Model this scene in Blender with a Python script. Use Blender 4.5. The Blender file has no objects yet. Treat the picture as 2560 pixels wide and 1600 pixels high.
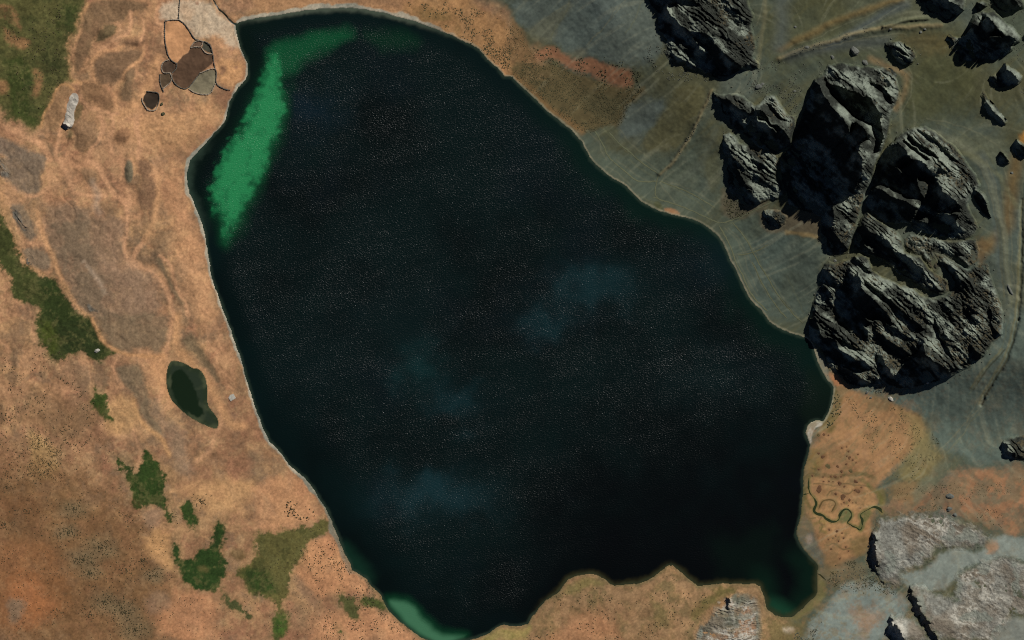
import bpy, math, random
import numpy as np
from mathutils import Vector, Matrix

# ------------------------------------------------------------------ camera, sky, sun, exposure
sc = bpy.context.scene
col = sc.collection
R = math.radians
M = 0.4                       # metres covered by one photograph pixel
ALT = 20000.0                 # height of the camera above the lake
SUN_AZ, SUN_EL = 42.0, 40.0   # sun in the north-east, mid-morning

cam = bpy.data.cameras.new('camera')
cam.sensor_width = 36.0
cam.lens = 36.0 * ALT / (2560 * M)
cam.clip_start, cam.clip_end = 1000.0, 60000.0
camo = bpy.data.objects.new('camera', cam)
col.objects.link(camo)
camo.location = (0, 0, ALT)
sc.camera = camo

wd = bpy.data.worlds.new('World')
sc.world = wd
wd.use_nodes = True
wn = wd.node_tree
sky = wn.nodes.new('ShaderNodeTexSky')
sky.sky_type = 'NISHITA'
sky.sun_disc = False
sky.sun_elevation = R(SUN_EL)
sky.sun_rotation = R(SUN_AZ)
sky.altitude = 4200
sky.air_density = 0.45
sky.dust_density = 0.0
wn.links.new(sky.outputs[0], wn.nodes['Background'].inputs[0])
wn.nodes['Background'].inputs[1].default_value = 0.05

sl = bpy.data.lights.new('sun', 'SUN')
sl.energy, sl.angle, sl.color = 5.0, R(0.53), (1.0, 0.97, 0.92)
so = bpy.data.objects.new('sun', sl)
col.objects.link(so)
to_sun = Vector((math.cos(R(SUN_EL)) * math.sin(R(SUN_AZ)), math.cos(R(SUN_EL)) * math.cos(R(SUN_AZ)), math.sin(R(SUN_EL))))
so.rotation_euler = to_sun.to_track_quat('Z', 'Y').to_euler()
so.location = to_sun * 3000

sc.view_settings.view_transform = 'Standard'
sc.view_settings.look = 'None'
sc.view_settings.exposure = 0.0
sc.view_settings.gamma = 1.0
sc.view_settings.use_curve_mapping = False
sc.cycles.max_bounces = 4
sc.cycles.use_denoising = False
sc.cycles.filter_width = 1.1

# ------------------------------------------------------------------ helpers: units, noise, polygons
F = np.float32
rng = np.random.default_rng(7)
random.seed(7)
HUE = np.array([0.97, 0.99, 1.03])
KLIT = 1.2                   # flat ground: picture value = albedo * KLIT


def lin(c):
    c = np.asarray(c, dtype=np.float64) / 255.0
    return np.where(c <= 0.04045, c / 12.92, ((c + 0.055) / 1.055) ** 2.4)


def alb(c, k=1.0):
    return np.clip(lin(c) * HUE / KLIT * k, 0, 0.85).astype(F)


def wx(u):
    return (u - 1280.0) * M


def wy(v):
    return (800.0 - v) * M


TAB = rng.random((16, 256, 256)).astype(F)


def vnoise(x, y, seed):
    t = TAB[seed % 16]
    x = x + seed * 17.3
    y = y + seed * 9.7
    xf, yf = np.floor(x), np.floor(y)
    fx, fy = (x - xf).astype(F), (y - yf).astype(F)
    xi, yi = xf.astype(np.int32) & 255, yf.astype(np.int32) & 255
    x1, y1 = (xi + 1) & 255, (yi + 1) & 255
    fx = fx * fx * (3 - 2 * fx)
    fy = fy * fy * (3 - 2 * fy)
    a = t[xi, yi] + (t[x1, yi] - t[xi, yi]) * fx
    b = t[xi, y1] + (t[x1, y1] - t[xi, y1]) * fx
    return a + (b - a) * fy


def fbm(x, y, scale, octaves=4, seed=0, gain=0.5):
    """about -1..1"""
    s, amp, tot, f = 0.0, 1.0, 0.0, 1.0 / scale
    for o in range(octaves):
        s = s + amp * (vnoise(x * f, y * f, seed + o * 3 + 1) * 2 - 1)
        tot += amp
        amp *= gain
        f *= 2.03
    return (s / tot * 1.6).astype(F)


def ridged(x, y, scale, octaves=4, seed=0):
    s, amp, tot, f = 0.0, 1.0, 0.0, 1.0 / scale
    for o in range(octaves):
        s = s + amp * (1 - np.abs(vnoise(x * f, y * f, seed + o * 5 + 2) * 2 - 1))
        tot += amp
        amp *= 0.55
        f *= 2.1
    return (s / tot).astype(F)


def smooth(e0, e1, x):
    t = np.clip((x - e0) / (e1 - e0 + 1e-9), 0, 1)
    return t * t * (3 - 2 * t)


def sdf(poly, X, Y):
    """signed distance in photograph pixels, negative inside"""
    p = np.asarray(poly, dtype=F)
    q = np.roll(p, -1, axis=0)
    d = np.full(X.shape, 1e12, dtype=F)
    ins = np.zeros(X.shape, dtype=bool)
    for (ax, ay), (bx, by) in zip(p, q):
        ex, ey = bx - ax, by - ay
        l2 = ex * ex + ey * ey + 1e-6
        px, py = X - ax, Y - ay
        t = np.clip((px * ex + py * ey) / l2, 0, 1)
        dx, dy = px - t * ex, py - t * ey
        np.minimum(d, dx * dx + dy * dy, out=d)
        if ay != by:
            c = (ay > Y) != (by > Y)
            ins ^= c & (px < ex * (py / (by - ay)))
    return np.where(ins, -np.sqrt(d), np.sqrt(d)).astype(F)


def linedist(pts, X, Y):
    d = np.full(X.shape, 1e12, dtype=F)
    s = np.zeros(X.shape, dtype=F)
    for (ax, ay), (bx, by) in zip(pts[:-1], pts[1:]):
        ex, ey = bx - ax, by - ay
        l2 = ex * ex + ey * ey + 1e-6
        px, py = X - ax, Y - ay
        t = np.clip((px * ex + py * ey) / l2, 0, 1)
        dx, dy = px - t * ex, py - t * ey
        dd = dx * dx + dy * dy
        m = dd < d
        d = np.where(m, dd, d)
        s = np.where(m, (ex * py - ey * px) / math.sqrt(l2), s)
    return np.sqrt(d).astype(F), s


# views of the photograph in which outlines were measured: quarter tiles and closer views
def T(c, r, pts):
    return [(c * 640 + x / 3.78, r * 400 + y / 3.78) for x, y in pts]


def G(pts):
    return [(x * 1.0583, y * 1.0583) for x, y in pts]


def ND(pts):
    return [(2200 + x / 6.72, y / 6.72) for x, y in pts]


def QD(pts):
    return [(2240 + x / 7.56, 200 + y / 7.56) for x, y in pts]


def Z3(pts):
    return [(1780 + x / 7.56, 200 + y / 7.56) for x, y in pts]


def Z4(pts):
    return [(1780 + x / 7.56, 370 + y / 7.56) for x, y in pts]


def DD(pts):
    return [(2000 + x / 4.32, 600 + y / 4.32) for x, y in pts]


def chaikin(pts, closed=True, n=1):
    for _ in range(n):
        out = []
        L = len(pts)
        rngi = range(L) if closed else range(L - 1)
        if not closed:
            out.append(pts[0])
        for i in rngi:
            a, b = pts[i], pts[(i + 1) % L]
            out.append((a[0] * .75 + b[0] * .25, a[1] * .75 + b[1] * .25))
            out.append((a[0] * .25 + b[0] * .75, a[1] * .25 + b[1] * .75))
        if not closed:
            out.append(pts[-1])
        pts = out
    return pts


def setprops(o, label=None, cat=None, group=None, kind=None):
    if label: o['label'] = label
    if cat: o['category'] = cat
    if group: o['group'] = group
    if kind: o['kind'] = kind
    return o


def mesh_object(name, verts, faces, mat, parent=None, colors=None, smooth_shade=True, nper=4):
    me = bpy.data.meshes.new(name)
    verts = np.ascontiguousarray(verts, dtype=F)
    faces = np.ascontiguousarray(faces, dtype=np.int32)
    me.vertices.add(len(verts))
    me.vertices.foreach_set('co', verts.ravel())
    nf = len(faces)
    me.loops.add(nf * nper)
    me.loops.foreach_set('vertex_index', faces.ravel())
    me.polygons.add(nf)
    me.polygons.foreach_set('loop_start', np.arange(0, nf * nper, nper, dtype=np.int32))
    me.polygons.foreach_set('loop_total', np.full(nf, nper, dtype=np.int32))
    me.polygons.foreach_set('use_smooth', np.full(nf, smooth_shade, dtype=bool))
    me.update(calc_edges=True)
    if colors is not None:
        at = me.color_attributes.new('albedo', 'FLOAT_COLOR', 'POINT')
        c = np.ones((len(verts), 4), dtype=F)
        c[:, :colors.shape[1]] = colors
        at.data.foreach_set('color', c.ravel())
    me.materials.append(mat)
    o = bpy.data.objects.new(name, me)
    col.objects.link(o)
    if parent:
        o.parent = parent
        o.matrix_parent_inverse = Matrix.Translation(-Vector(parent.location))
    return o


def empty(name, x, y, z):
    o = bpy.data.objects.new(name, None)
    o.location = (x, y, z)
    col.objects.link(o)
    return o


# ------------------------------------------------------------------ materials
def nodes_of(name):
    m = bpy.data.materials.new(name)
    m.use_nodes = True
    nt = m.node_tree
    return m, nt, nt.nodes, nt.links, nt.nodes['Principled BSDF']


def earth_material(name, grain=0.35, scale=0.55, rough=1.0, bump=0.5, bump_dist=0.35, base=None, spec=0.15, stretch=None):
    """base colour from the painted ground cover (or one colour), broken up by grain, with fine relief"""
    m, nt, n, l, b = nodes_of(name)
    b.inputs['Roughness'].default_value = rough
    b.inputs['Specular IOR Level'].default_value = spec
    tc = n.new('ShaderNodeTexCoord')
    src = tc.outputs['Object']
    if stretch:
        mp = n.new('ShaderNodeMapping')
        mp.inputs['Rotation'].default_value[2] = stretch[0]
        mp.inputs['Scale'].default_value = stretch[1]
        l.new(src, mp.inputs[0])
        src = mp.outputs[0]
    n1 = n.new('ShaderNodeTexNoise')
    n1.inputs['Scale'].default_value = scale
    n1.inputs['Detail'].default_value = 4
    n1.inputs['Roughness'].default_value = 0.7
    l.new(src, n1.inputs['Vector'])
    mr = n.new('ShaderNodeMapRange')
    mr.inputs['From Min'].default_value = 0.25
    mr.inputs['From Max'].default_value = 0.75
    mr.inputs['To Min'].default_value = 1 - grain
    mr.inputs['To Max'].default_value = 1 + grain
    l.new(n1.outputs['Fac'], mr.inputs['Value'])
    if base is None:
        at = n.new('ShaderNodeAttribute')
        at.attribute_name = 'albedo'
        csrc = at.outputs['Color']
    else:
        rg = n.new('ShaderNodeRGB')
        rg.outputs[0].default_value = (*base, 1)
        csrc = rg.outputs[0]
    vm = n.new('ShaderNodeVectorMath')
    vm.operation = 'SCALE'
    l.new(csrc, vm.inputs[0])
    l.new(mr.outputs[0], vm.inputs['Scale'])
    l.new(vm.outputs[0], b.inputs['Base Color'])
    bp = n.new('ShaderNodeBump')
    bp.inputs['Strength'].default_value = bump
    bp.inputs['Distance'].default_value = bump_dist
    l.new(n1.outputs['Fac'], bp.inputs['Height'])
    l.new(bp.outputs[0], b.inputs['Normal'])
    return m


MAT_GROUND = earth_material('dry_grassland', 0.22, 0.6, bump_dist=0.22)
MAT_GRASS = earth_material('wet_meadow_grass', 0.30, 0.5, bump_dist=0.4)
MAT_SCREE = earth_material('scree', 0.09, 0.7, bump_dist=0.12)
MAT_BEACH = earth_material('shore_gravel', 0.14, 0.6, bump_dist=0.3)
MAT_ROCK = earth_material('dark_crag_rock', 0.25, 0.30, bump=1.0, bump_dist=0.5, spec=0.0)
MAT_PALE = earth_material('pale_slab_rock', 0.30, 0.35, bump=0.9, bump_dist=0.8)
MAT_FLOOR = earth_material('trampled_dung', 0.18, 0.3)
MAT_PATH = earth_material('trodden_path', 0.12, 0.5, base=tuple(alb((110, 112, 84))))
MAT_WALL = earth_material('dry_stone', 0.35, 0.8, base=(0.10, 0.095, 0.08), bump=0.8)
MAT_WALLP = earth_material('pale_dry_stone', 0.3, 0.8, base=(0.30, 0.25, 0.19), bump=0.8)
MAT_BUSH = earth_material('tussock', 0.4, 0.8, base=(0.060, 0.050, 0.025))
MAT_BUSHG = earth_material('green_tussock', 0.4, 0.8, base=(0.058, 0.058, 0.030))
MAT_RUBBLE = earth_material('scree_stone', 0.4, 0.8, base=(0.085, 0.088, 0.066), bump=0.8)
MAT_CUSHION = earth_material('cushion_plant', 0.35, 0.9, base=(0.115, 0.06, 0.03), bump=0.9)
MAT_CUSHIONG = earth_material('olive_cushion_plant', 0.35, 0.9, base=(0.10, 0.078, 0.035), bump=0.9)
MAT_BOULDER = earth_material('boulder_grey', 0.4, 0.5, base=(0.11, 0.115, 0.10), bump=1.0, bump_dist=0.6)
MAT_BOULDERW = earth_material('boulder_pale', 0.25, 0.5, base=(0.36, 0.34, 0.29), bump=1.0, bump_dist=0.6)


def water_material(name, wave=1.0, scale=0.5):
    m, nt, n, l, b = nodes_of(name)
    at = n.new('ShaderNodeAttribute')
    at.attribute_name = 'albedo'
    l.new(at.outputs['Color'], b.inputs['Base Color'])
    b.inputs['Roughness'].default_value = 0.30
    b.inputs['IOR'].default_value = 1.33
    tc = n.new('ShaderNodeTexCoord')
    mp = n.new('ShaderNodeMapping')
    mp.inputs['Rotation'].default_value[2] = R(8)
    mp.inputs['Scale'].default_value = (0.75, 1.25, 1)
    l.new(tc.outputs['Object'], mp.inputs[0])
    n1 = n.new('ShaderNodeTexNoise')
    n1.inputs['Scale'].default_value = scale
    n1.inputs['Detail'].default_value = 2.5
    n1.inputs['Roughness'].default_value = 0.6
    l.new(mp.outputs[0], n1.inputs['Vector'])
    ml = n.new('ShaderNodeMath')
    ml.operation = 'MULTIPLY'
    ml.inputs[1].default_value = wave
    l.new(at.outputs['Alpha'], ml.inputs[0])
    hm = n.new('ShaderNodeMath')
    hm.operation = 'MULTIPLY'
    l.new(n1.outputs['Fac'], hm.inputs[0])
    l.new(ml.outputs[0], hm.inputs[1])
    bp = n.new('ShaderNodeBump')
    bp.inputs['Strength'].default_value = 1.0
    bp.inputs['Distance'].default_value = 1.0
    l.new(hm.outputs[0], bp.inputs['Height'])
    l.new(bp.outputs[0], b.inputs['Normal'])
    return m


MAT_WATER = water_material('lake_water', 0.57, 0.70)
MAT_POND = water_material('pond_water', 0.15, 0.6)

# ------------------------------------------------------------------ outlines of lake, pond and crags
LAKE = (T(0, 0, [(2419, 172), (2330, 190), (2255, 215), (2225, 255), (2240, 330), (2270, 440), (2300, 520), (2335, 590), (2340, 700), (2320, 760), (2250, 830), (2200, 900), (2170, 960), (2150, 1050), (2130, 1130), (2090, 1190), (2000, 1290), (1920, 1380), (1850, 1450), (1800, 1512)])
        + T(0, 1, [(1785, 60), (1765, 130), (1770, 230), (1790, 310), (1830, 400), (1880, 520), (1920, 620), (1935, 700), (1950, 800), (1965, 900), (1985, 1000), (2000, 1100), (2030, 1200), (2070, 1310), (2110, 1420), (2145, 1512)])
        + T(0, 2, [(2185, 110), (2225, 230), (2270, 350), (2300, 450), (2330, 560), (2365, 670), (2395, 770), (2419, 850)])
        + T(1, 2, [(40, 950), (80, 1050), (130, 1150), (200, 1220), (260, 1290), (310, 1370), (400, 1440), (480, 1512)])
        + T(1, 3, [(540, 80), (600, 180), (660, 270), (700, 350), (730, 430), (770, 520), (800, 600), (830, 680), (880, 770), (910, 850), (980, 890), (1040, 930), (1080, 990), (1130, 1040), (1180, 1090), (1215, 1170), (1240, 1220), (1310, 1290), (1400, 1370), (1480, 1430), (1560, 1490), (1700, 1550), (1900, 1535), (2080, 1495), (2200, 1450), (2280, 1390), (2340, 1365), (2419, 1385)])
        + T(2, 3, [(60, 1380), (150, 1360), (190, 1290), (250, 1220), (320, 1140), (420, 1080), (480, 1010), (530, 940), (620, 900), (720, 885), (800, 895), (860, 930), (920, 975), (970, 1000), (1060, 990), (1180, 980), (1280, 950), (1350, 910), (1410, 860), (1470, 815), (1520, 810), (1570, 850), (1640, 910), (1700, 960), (1760, 1000), (1900, 990), (1990, 970), (2060, 985), (2140, 980), (2220, 990), (2280, 980), (2340, 1000), (2380, 1100), (2400, 1200)])
        + T(3, 3, [(0, 1230), (60, 1275), (130, 1300), (220, 1300), (300, 1240), (380, 1160), (440, 1110), (470, 1060), (465, 980), (465, 890), (475, 830), (470, 800), (400, 730), (340, 660), (295, 590), (265, 510), (275, 450), (300, 380), (310, 300), (320, 220), (335, 120), (330, 0)])
        + T(3, 2, [(335, 1420), (360, 1340), (380, 1260), (400, 1180), (370, 1110), (355, 1060), (370, 1000), (410, 960), (470, 945), (515, 960), (560, 900), (590, 830), (610, 720), (620, 640), (600, 600), (560, 570), (520, 500), (480, 420), (450, 340), (430, 260), (400, 200), (370, 170), (300, 150), (230, 130), (150, 100), (80, 60), (20, 20)])
        + T(2, 1, [(2350, 1410), (2280, 1350), (2220, 1270), (2180, 1180), (2140, 1090), (2100, 1010), (2060, 940), (2030, 860), (1990, 780), (1930, 700), (1850, 640), (1770, 590), (1690, 555), (1600, 535), (1520, 520), (1440, 495), (1370, 470), (1290, 430), (1220, 390), (1160, 330), (1090, 260), (1040, 220), (950, 170), (880, 120), (810, 60), (750, 0)])
        + T(2, 0, [(700, 1420), (660, 1340), (600, 1270), (540, 1210), (470, 1160), (400, 1100), (330, 1050), (260, 980), (190, 910), (120, 850), (60, 790), (0, 730)])
        + T(1, 0, [(2350, 720), (2280, 640), (2180, 560), (2120, 480), (2060, 430), (1980, 400), (1900, 360), (1840, 330), (1760, 300), (1640, 250), (1500, 200), (1350, 160), (1200, 120), (1050, 90), (900, 75), (750, 75), (600, 85), (450, 100), (300, 125), (150, 150)]))
POND = chaikin(T(0, 2, [(1610, 400), (1660, 395), (1750, 420), (1820, 470), (1880, 470), (1930, 540), (1950, 640), (1945, 800), (1990, 860), (2040, 920), (2060, 980), (2040, 1020), (1980, 1000), (1890, 960), (1800, 910), (1700, 830), (1620, 740), (1590, 640), (1580, 530)]))

# ------------------------------------------------------------------ ground sheet: grid, relief, cover
STEP = 2.0
outer = np.cumsum(np.geomspace(4, 900, 26))
U = np.concatenate([-40 - outer[::-1], np.arange(-40, 2600 + .1, STEP), 2600 + outer]).astype(F)
V = np.concatenate([-40 - outer[::-1], np.arange(-40, 1640 + .1, STEP), 1640 + outer]).astype(F)
GX, GY = np.meshgrid(U, V)
H, W = GX.shape
WAu, WAv = fbm(GX, GY, 46, 3, 1), fbm(GX, GY, 46, 3, 2)
WBu, WBv = fbm(GX, GY, 11, 3, 3), fbm(GX, GY, 11, 3, 4)
NA = fbm(GX, GY, 120, 5, 5)
NB = fbm(GX, GY, 30, 4, 6)
NC = fbm(GX, GY, 8, 3, 7)
ND_ = fbm(GX, GY, 4, 2, 8)
OUT = np.maximum(np.maximum(-40 - GX, GX - 2600), np.maximum(-40 - GY, GY - 1640))
FADE = 1 - smooth(0, 160, OUT)          # no grain finer than the sheet far outside the frame
for _a in (WBu, WBv, NB, NC, ND_):
    _a *= FADE
LS = sdf(LAKE, GX + 1.2 * WBu, GY + 1.2 * WBv)      # distance to the shore, negative on the lake


def side(ax, ay, bx, by):
    L = math.hypot(bx - ax, by - ay)
    return ((bx - ax) * (GY - ay) - (by - ay) * (GX - ax)) / L     # positive = below/left of the line


east = smooth(-40, 260, -side(1120, -60, 2080, 1050))
se = smooth(960, 1150, GY) * smooth(1500, 1900, GX)
ne = east * (1 - smooth(880, 1120, GY))
dsh = np.maximum(LS, 0) * M
dcap = 520 * (1 - np.exp(-dsh / 520))
Z = 0.25 + dcap * (0.035 + 0.27 * ne + 0.06 * se) + (1 - ne) * smooth(0, 60, LS) * (1.2 * NA + 0.25 * NB + 1.0)
Z += smooth(5, 60, LS) * (ne * (0.35 * NB + 1.2 * NA) + 0.07 * NC + 0.05 * ND_)
Z = np.where(LS < 0, -0.25 + LS * M * 0.25, Z)
PS = sdf(POND, GX + .8 * WBu, GY + .8 * WBv)
ZP = 2.2
Z += (ZP - 0.15 - Z) * smooth(45, 3, PS)
Z = np.where(PS < 0, ZP - 0.2 + PS * 0.1, Z)

ALB = np.empty((H, W, 3), dtype=F)


def window(poly, pad):
    a = np.asarray(poly)
    i0, i1 = np.searchsorted(V, a[:, 1].min() - pad), np.searchsorted(V, a[:, 1].max() + pad)
    j0, j1 = np.searchsorted(U, a[:, 0].min() - pad), np.searchsorted(U, a[:, 0].max() + pad)
    return slice(max(i0, 0), i1), slice(max(j0, 0), j1)


def paint_mask(s, m, c, k=1.0):
    cc = alb(c, k) if not isinstance(c, np.ndarray) else c
    a = m[..., None]
    ALB[s] = ALB[s] * (1 - a) + cc * a


def area(c, poly, soft=8, warp=6, a=1.0, patchy=0.0, k=1.0, pn=None, sm=1, fine=1.5):
    poly = chaikin(poly, True, sm)
    s = window(poly, soft + warp * 2 + 4)
    d = sdf(poly, GX[s] + warp * WAu[s] + fine * WBu[s], GY[s] + warp * WAv[s] + fine * WBv[s])
    m = smooth(soft, -soft, d + .35 * soft * MT4[s]) * (a * .75 if k is EK else a)
    if patchy:
        nz = (pn if pn is not None else NB)[s]
        m = m * smooth(-0.5 + patchy, 0.2 + patchy, nz + 0.35)
    if c is not None:
        paint_mask(s, m.astype(F), c, k)
    return s, m


def line(c, pts, w, soft=4, warp=3, a=1.0, k=1.0, patchy=0.0, sm=1):
    pts = chaikin(pts, False, sm)
    s = window(pts, w + soft + warp * 2 + 4)
    d, _ = linedist(pts, GX[s] + warp * WAu[s] + 1.2 * WBu[s], GY[s] + warp * WAv[s] + 1.2 * WBv[s])
    m = smooth(w / 2 + soft, w / 2 - soft, d) * a
    if patchy:
        m = m * smooth(-0.3, 0.4, NB[s] + 0.5 - patchy)
    paint_mask(s, m.astype(F), c, k)


def blob(c, cx, cy, rx, ry=None, rot=0, a=1.0, k=1.0, soft=0.5, warp=4):
    ry = ry or rx
    r = max(rx, ry) * (1 + soft) + warp * 2
    s = window([(cx - r, cy - r), (cx + r, cy + r)], 2)
    x, y = GX[s] + warp * WAu[s] + 1.2 * WBu[s] - cx, GY[s] + warp * WAv[s] + 1.2 * WBv[s] - cy
    ca, sa = math.cos(R(rot)), math.sin(R(rot))
    q = np.sqrt(((x * ca + y * sa) / rx) ** 2 + ((-x * sa + y * ca) / ry) ** 2)
    paint_mask(s, (smooth(1 + soft, 1 - soft, q) * a).astype(F), c, k)


def raise_line(pts, h, w, asym=0.0):
    pts = chaikin(pts, False, 1)
    s = window(pts, w * 3)
    d, _ = linedist(pts, GX[s] + 2 * WBu[s], GY[s] + 2 * WBv[s])
    Z[s] += h * np.exp(-(d / w) ** 2)


def mound(cx, cy, rx, ry, rot, h):
    r = max(rx, ry) * 1.6
    s = window([(cx - r, cy - r), (cx + r, cy + r)], 2)
    x, y = GX[s] + 5 * WAu[s] - cx, GY[s] + 5 * WAv[s] - cy
    ca, sa = math.cos(R(rot)), math.sin(R(rot))
    q = ((x * ca + y * sa) / rx) ** 2 + ((-x * sa + y * ca) / ry) ** 2
    Z[s] += h * np.exp(-q * 1.5)


EK = np.array([1.18, 1.20, 1.21])    # the eastern slopes lean away from the sun: their own colour is lighter than the picture shows


def mixcol(a, b, t):
    return a + (b - a) * t[..., None]


# base covers ------------------------------------------------------
wst = mixcol(alb((166, 124, 88)), alb((188, 145, 101)), smooth(-.6, .6, NA + .8 * NB))
wst = mixcol(wst, alb((172, 118, 88)), smooth(0.0, 0.8, fbm(GX, GY, 50, 5, 14, .6)) * .6)
wst = mixcol(wst, alb((144, 117, 88)), smooth(0.0, 0.9, fbm(GX, GY, 64, 5, 9, .62)) * .85)
FL = (GX - GY) * .7071          # along the slope
FA = (GX + GY) * .7071          # across it
STRK = fbm(FA, FL / 7, 9, 4, 13, .6)
est = mixcol(alb((80, 86, 70), EK), alb((82, 80, 56), EK), smooth(-.8, .9, NA + .5 * STRK))
est = mixcol(est, alb((90, 100, 92), EK), smooth(-.2, 1.0, fbm(GX, GY, 110, 3, 10)) * .5)
cov_e = smooth(-30, 30, -side(1165, -60, 1470, 300) + 18 * WAu) * smooth(-20, 20, GX - 1150)
cov_e = np.where(GY > 200, smooth(-10, 10, GX - 1300), cov_e)
cov_e = cov_e * (1 - smooth(1180, 1300, GY) * smooth(1990, 1950, GX))
ALB[:] = mixcol(wst, est, cov_e)
MT1, MT2, MT3 = fbm(GX, GY, 34, 5, 15, .65), fbm(GX, GY, 22, 5, 18, .65), fbm(GX, GY, 90, 5, 21, .6)
MT4 = fbm(GX, GY, 5, 3, 24, .6)
for _a in (MT1, MT2, MT4, STRK):
    _a *= FADE


def mottle(a, wgt):
    everywhere = (slice(None), slice(None))
    paint_mask(everywhere, (smooth(.05, .7, MT1) * a * wgt).astype(F), (138, 112, 86))
    paint_mask(everywhere, (smooth(.10, .7, MT2) * a * .8 * wgt).astype(F), (198, 158, 112))
    paint_mask(everywhere, (smooth(.10, .7, -MT1 + .4 * MT3) * a * .6 * wgt).astype(F), (178, 124, 92))
    paint_mask(everywhere, (smooth(.30, .8, -MT2) * a * .6 * wgt).astype(F), (128, 100, 70))


mottle(.5, 1 - cov_e)
CHN = ridged(GX + 26 * WAu + 5 * WBu, GY / 1.7 + 16 * WAv, 58, 4, 6)
cw_ = (1 - cov_e) * smooth(760, 560, GX + .15 * (GY - 800)) * smooth(1250, 950, GY)
Z += (cw_ * smooth(5, 50, LS) * smooth(10, 50, PS) * (1.7 * (.85 - CHN) + .35 * NB)).astype(F)
paint_mask((slice(None), slice(None)), (smooth(.60, .46, CHN) * .6 * cw_).astype(F), (136, 108, 80))
paint_mask((slice(None), slice(None)), (smooth(.64, .76, CHN) * .65 * cw_).astype(F), (196, 147, 106))
paint_mask((slice(None), slice(None)), (smooth(-.1, .7, MT3) * .45 * (1 - cov_e)).astype(F), (146, 104, 76))
ALB *= (1 - (.06 + .10 * smooth(700, 1000, GY)) * (1 - cov_e))[..., None]


# --- north-west: meadow, low rounded hillocks with pale rims
DR = [((128, 100, 72), T(0, 0, [(830, 30), (1000, 0), (1400, 0), (1420, 90), (1240, 110), (1180, 200), (1000, 200), (950, 280), (880, 370), (860, 480), (790, 560), (790, 640), (720, 700), (690, 600), (720, 480), (740, 330), (760, 180)])),
      ((106, 90, 62), T(0, 0, [(960, 240), (1050, 200), (1110, 260), (1080, 340), (960, 400), (880, 390)])),
      ((132, 103, 75), T(0, 0, [(880, 560), (1000, 500), (1150, 480), (1280, 440), (1350, 480), (1340, 570), (1220, 640), (1200, 780), (1120, 760), (1060, 830), (960, 800), (900, 720), (880, 640)])),
      ((140, 106, 74), T(0, 0, [(740, 760), (900, 760), (1000, 830), (1080, 930), (1060, 1060), (960, 1040), (850, 960), (770, 860)])),
      ((132, 106, 78), T(0, 0, [(1200, 650), (1300, 640), (1290, 720), (1240, 830), (1260, 960), (1180, 1000), (1120, 880), (1180, 780)])),
      ((146, 110, 80), T(0, 0, [(1180, 360), (1300, 330), (1400, 330), (1380, 420), (1280, 430), (1180, 420)])),
      ((150, 116, 84), T(0, 0, [(700, 1120), (900, 1120), (940, 1200), (860, 1320), (760, 1440), (680, 1400), (690, 1250)])),
      ((152, 112, 80), T(0, 0, [(1080, 1220), (1240, 1200), (1250, 1300), (1150, 1380), (1060, 1340)])),
      ((140, 110, 80), T(0, 1, [(740, 60), (900, 70), (960, 150), (870, 250), (780, 180)])),
      ((137, 104, 77), T(0, 1, [(1300, 0), (1420, 0), (1450, 150), (1500, 200), (1490, 400), (1420, 490), (1320, 480), (1260, 380), (1330, 250)]))]
for c, p in DR:
    area((196, 146, 101), p, 6, 4, .6)
    q = np.asarray(p)
    mound(q[:, 0].mean(), q[:, 1].mean(), np.ptp(q[:, 0]) * .5, np.ptp(q[:, 1]) * .5, 0, 3.2)
for c, p in DR:
    q = np.asarray(p); cq = q.mean(0)
    area(tuple(int(v * .96) for v in c), [tuple(cq + (x - cq) * .97) for x in q], 6, 5, .95)
line((198, 148, 102), T(0, 0, [(830, 40), (730, 180), (660, 350), (638, 500), (640, 680), (680, 780), (760, 780)]), 9, 4, a=.9)
line((204, 152, 106), T(0, 0, [(900, 740), (860, 640), (870, 550), (960, 470), (1100, 480), (1180, 430)]), 7, 4, a=.8)
line((204, 152, 106), T(0, 0, [(1100, 1000), (1080, 860), (1140, 770), (1200, 660), (1320, 590), (1360, 500)]), 8, 5, a=.7)
line((200, 150, 104), T(0, 0, [(1100, 1100), (1220, 1060), (1330, 960), (1380, 860), (1480, 640), (1500, 560)]), 22, 10, a=.8)
area((200, 150, 104), T(0, 0, [(1280, 1080), (1480, 1040), (1700, 1060), (1900, 1000), (2060, 960), (2080, 1080), (1900, 1280), (1700, 1420), (1400, 1400), (1250, 1300)]), 18, 8, .7)
area((200, 178, 148), T(0, 0, [(1560, 0), (2000, 0), (2060, 110), (2140, 180), (2220, 280), (2260, 440), (2180, 470), (2080, 340), (1950, 350), (1850, 370), (1760, 250), (1690, 180), (1540, 190), (1500, 110)]), 9, 5, .85)
area((186, 152, 118), T(0, 0, [(1700, 20), (1840, 40), (1840, 200), (1760, 220)]), 10, 8, .6, patchy=.2)
area((168, 126, 94), T(0, 0, [(2080, 20), (2419, 0), (2419, 100), (2200, 120), (2130, 100)]), 7, 5, .7)
area((194, 142, 98), T(0, 0, [(1580, 210), (1690, 195), (1750, 250), (1830, 380), (1790, 480), (1720, 520), (1670, 590), (1600, 530), (1570, 400)]), 4, 3, .8)
area((205, 152, 102), T(0, 0, [(2060, 540), (2250, 560), (2320, 640), (2260, 800), (2180, 840), (2070, 780)]), 8, 5, .7)
for x, y, r in [(2120, 650, 18), (2190, 470, 14), (2100, 690, 10), (1700, 290, 14), (1870, 30, 10), (2240, 640, 10)]:
    blob((140, 100, 76), x / 3.78, y / 3.78, r / 2.2, a=.7)
PALE = (202, 151, 110)
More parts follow.
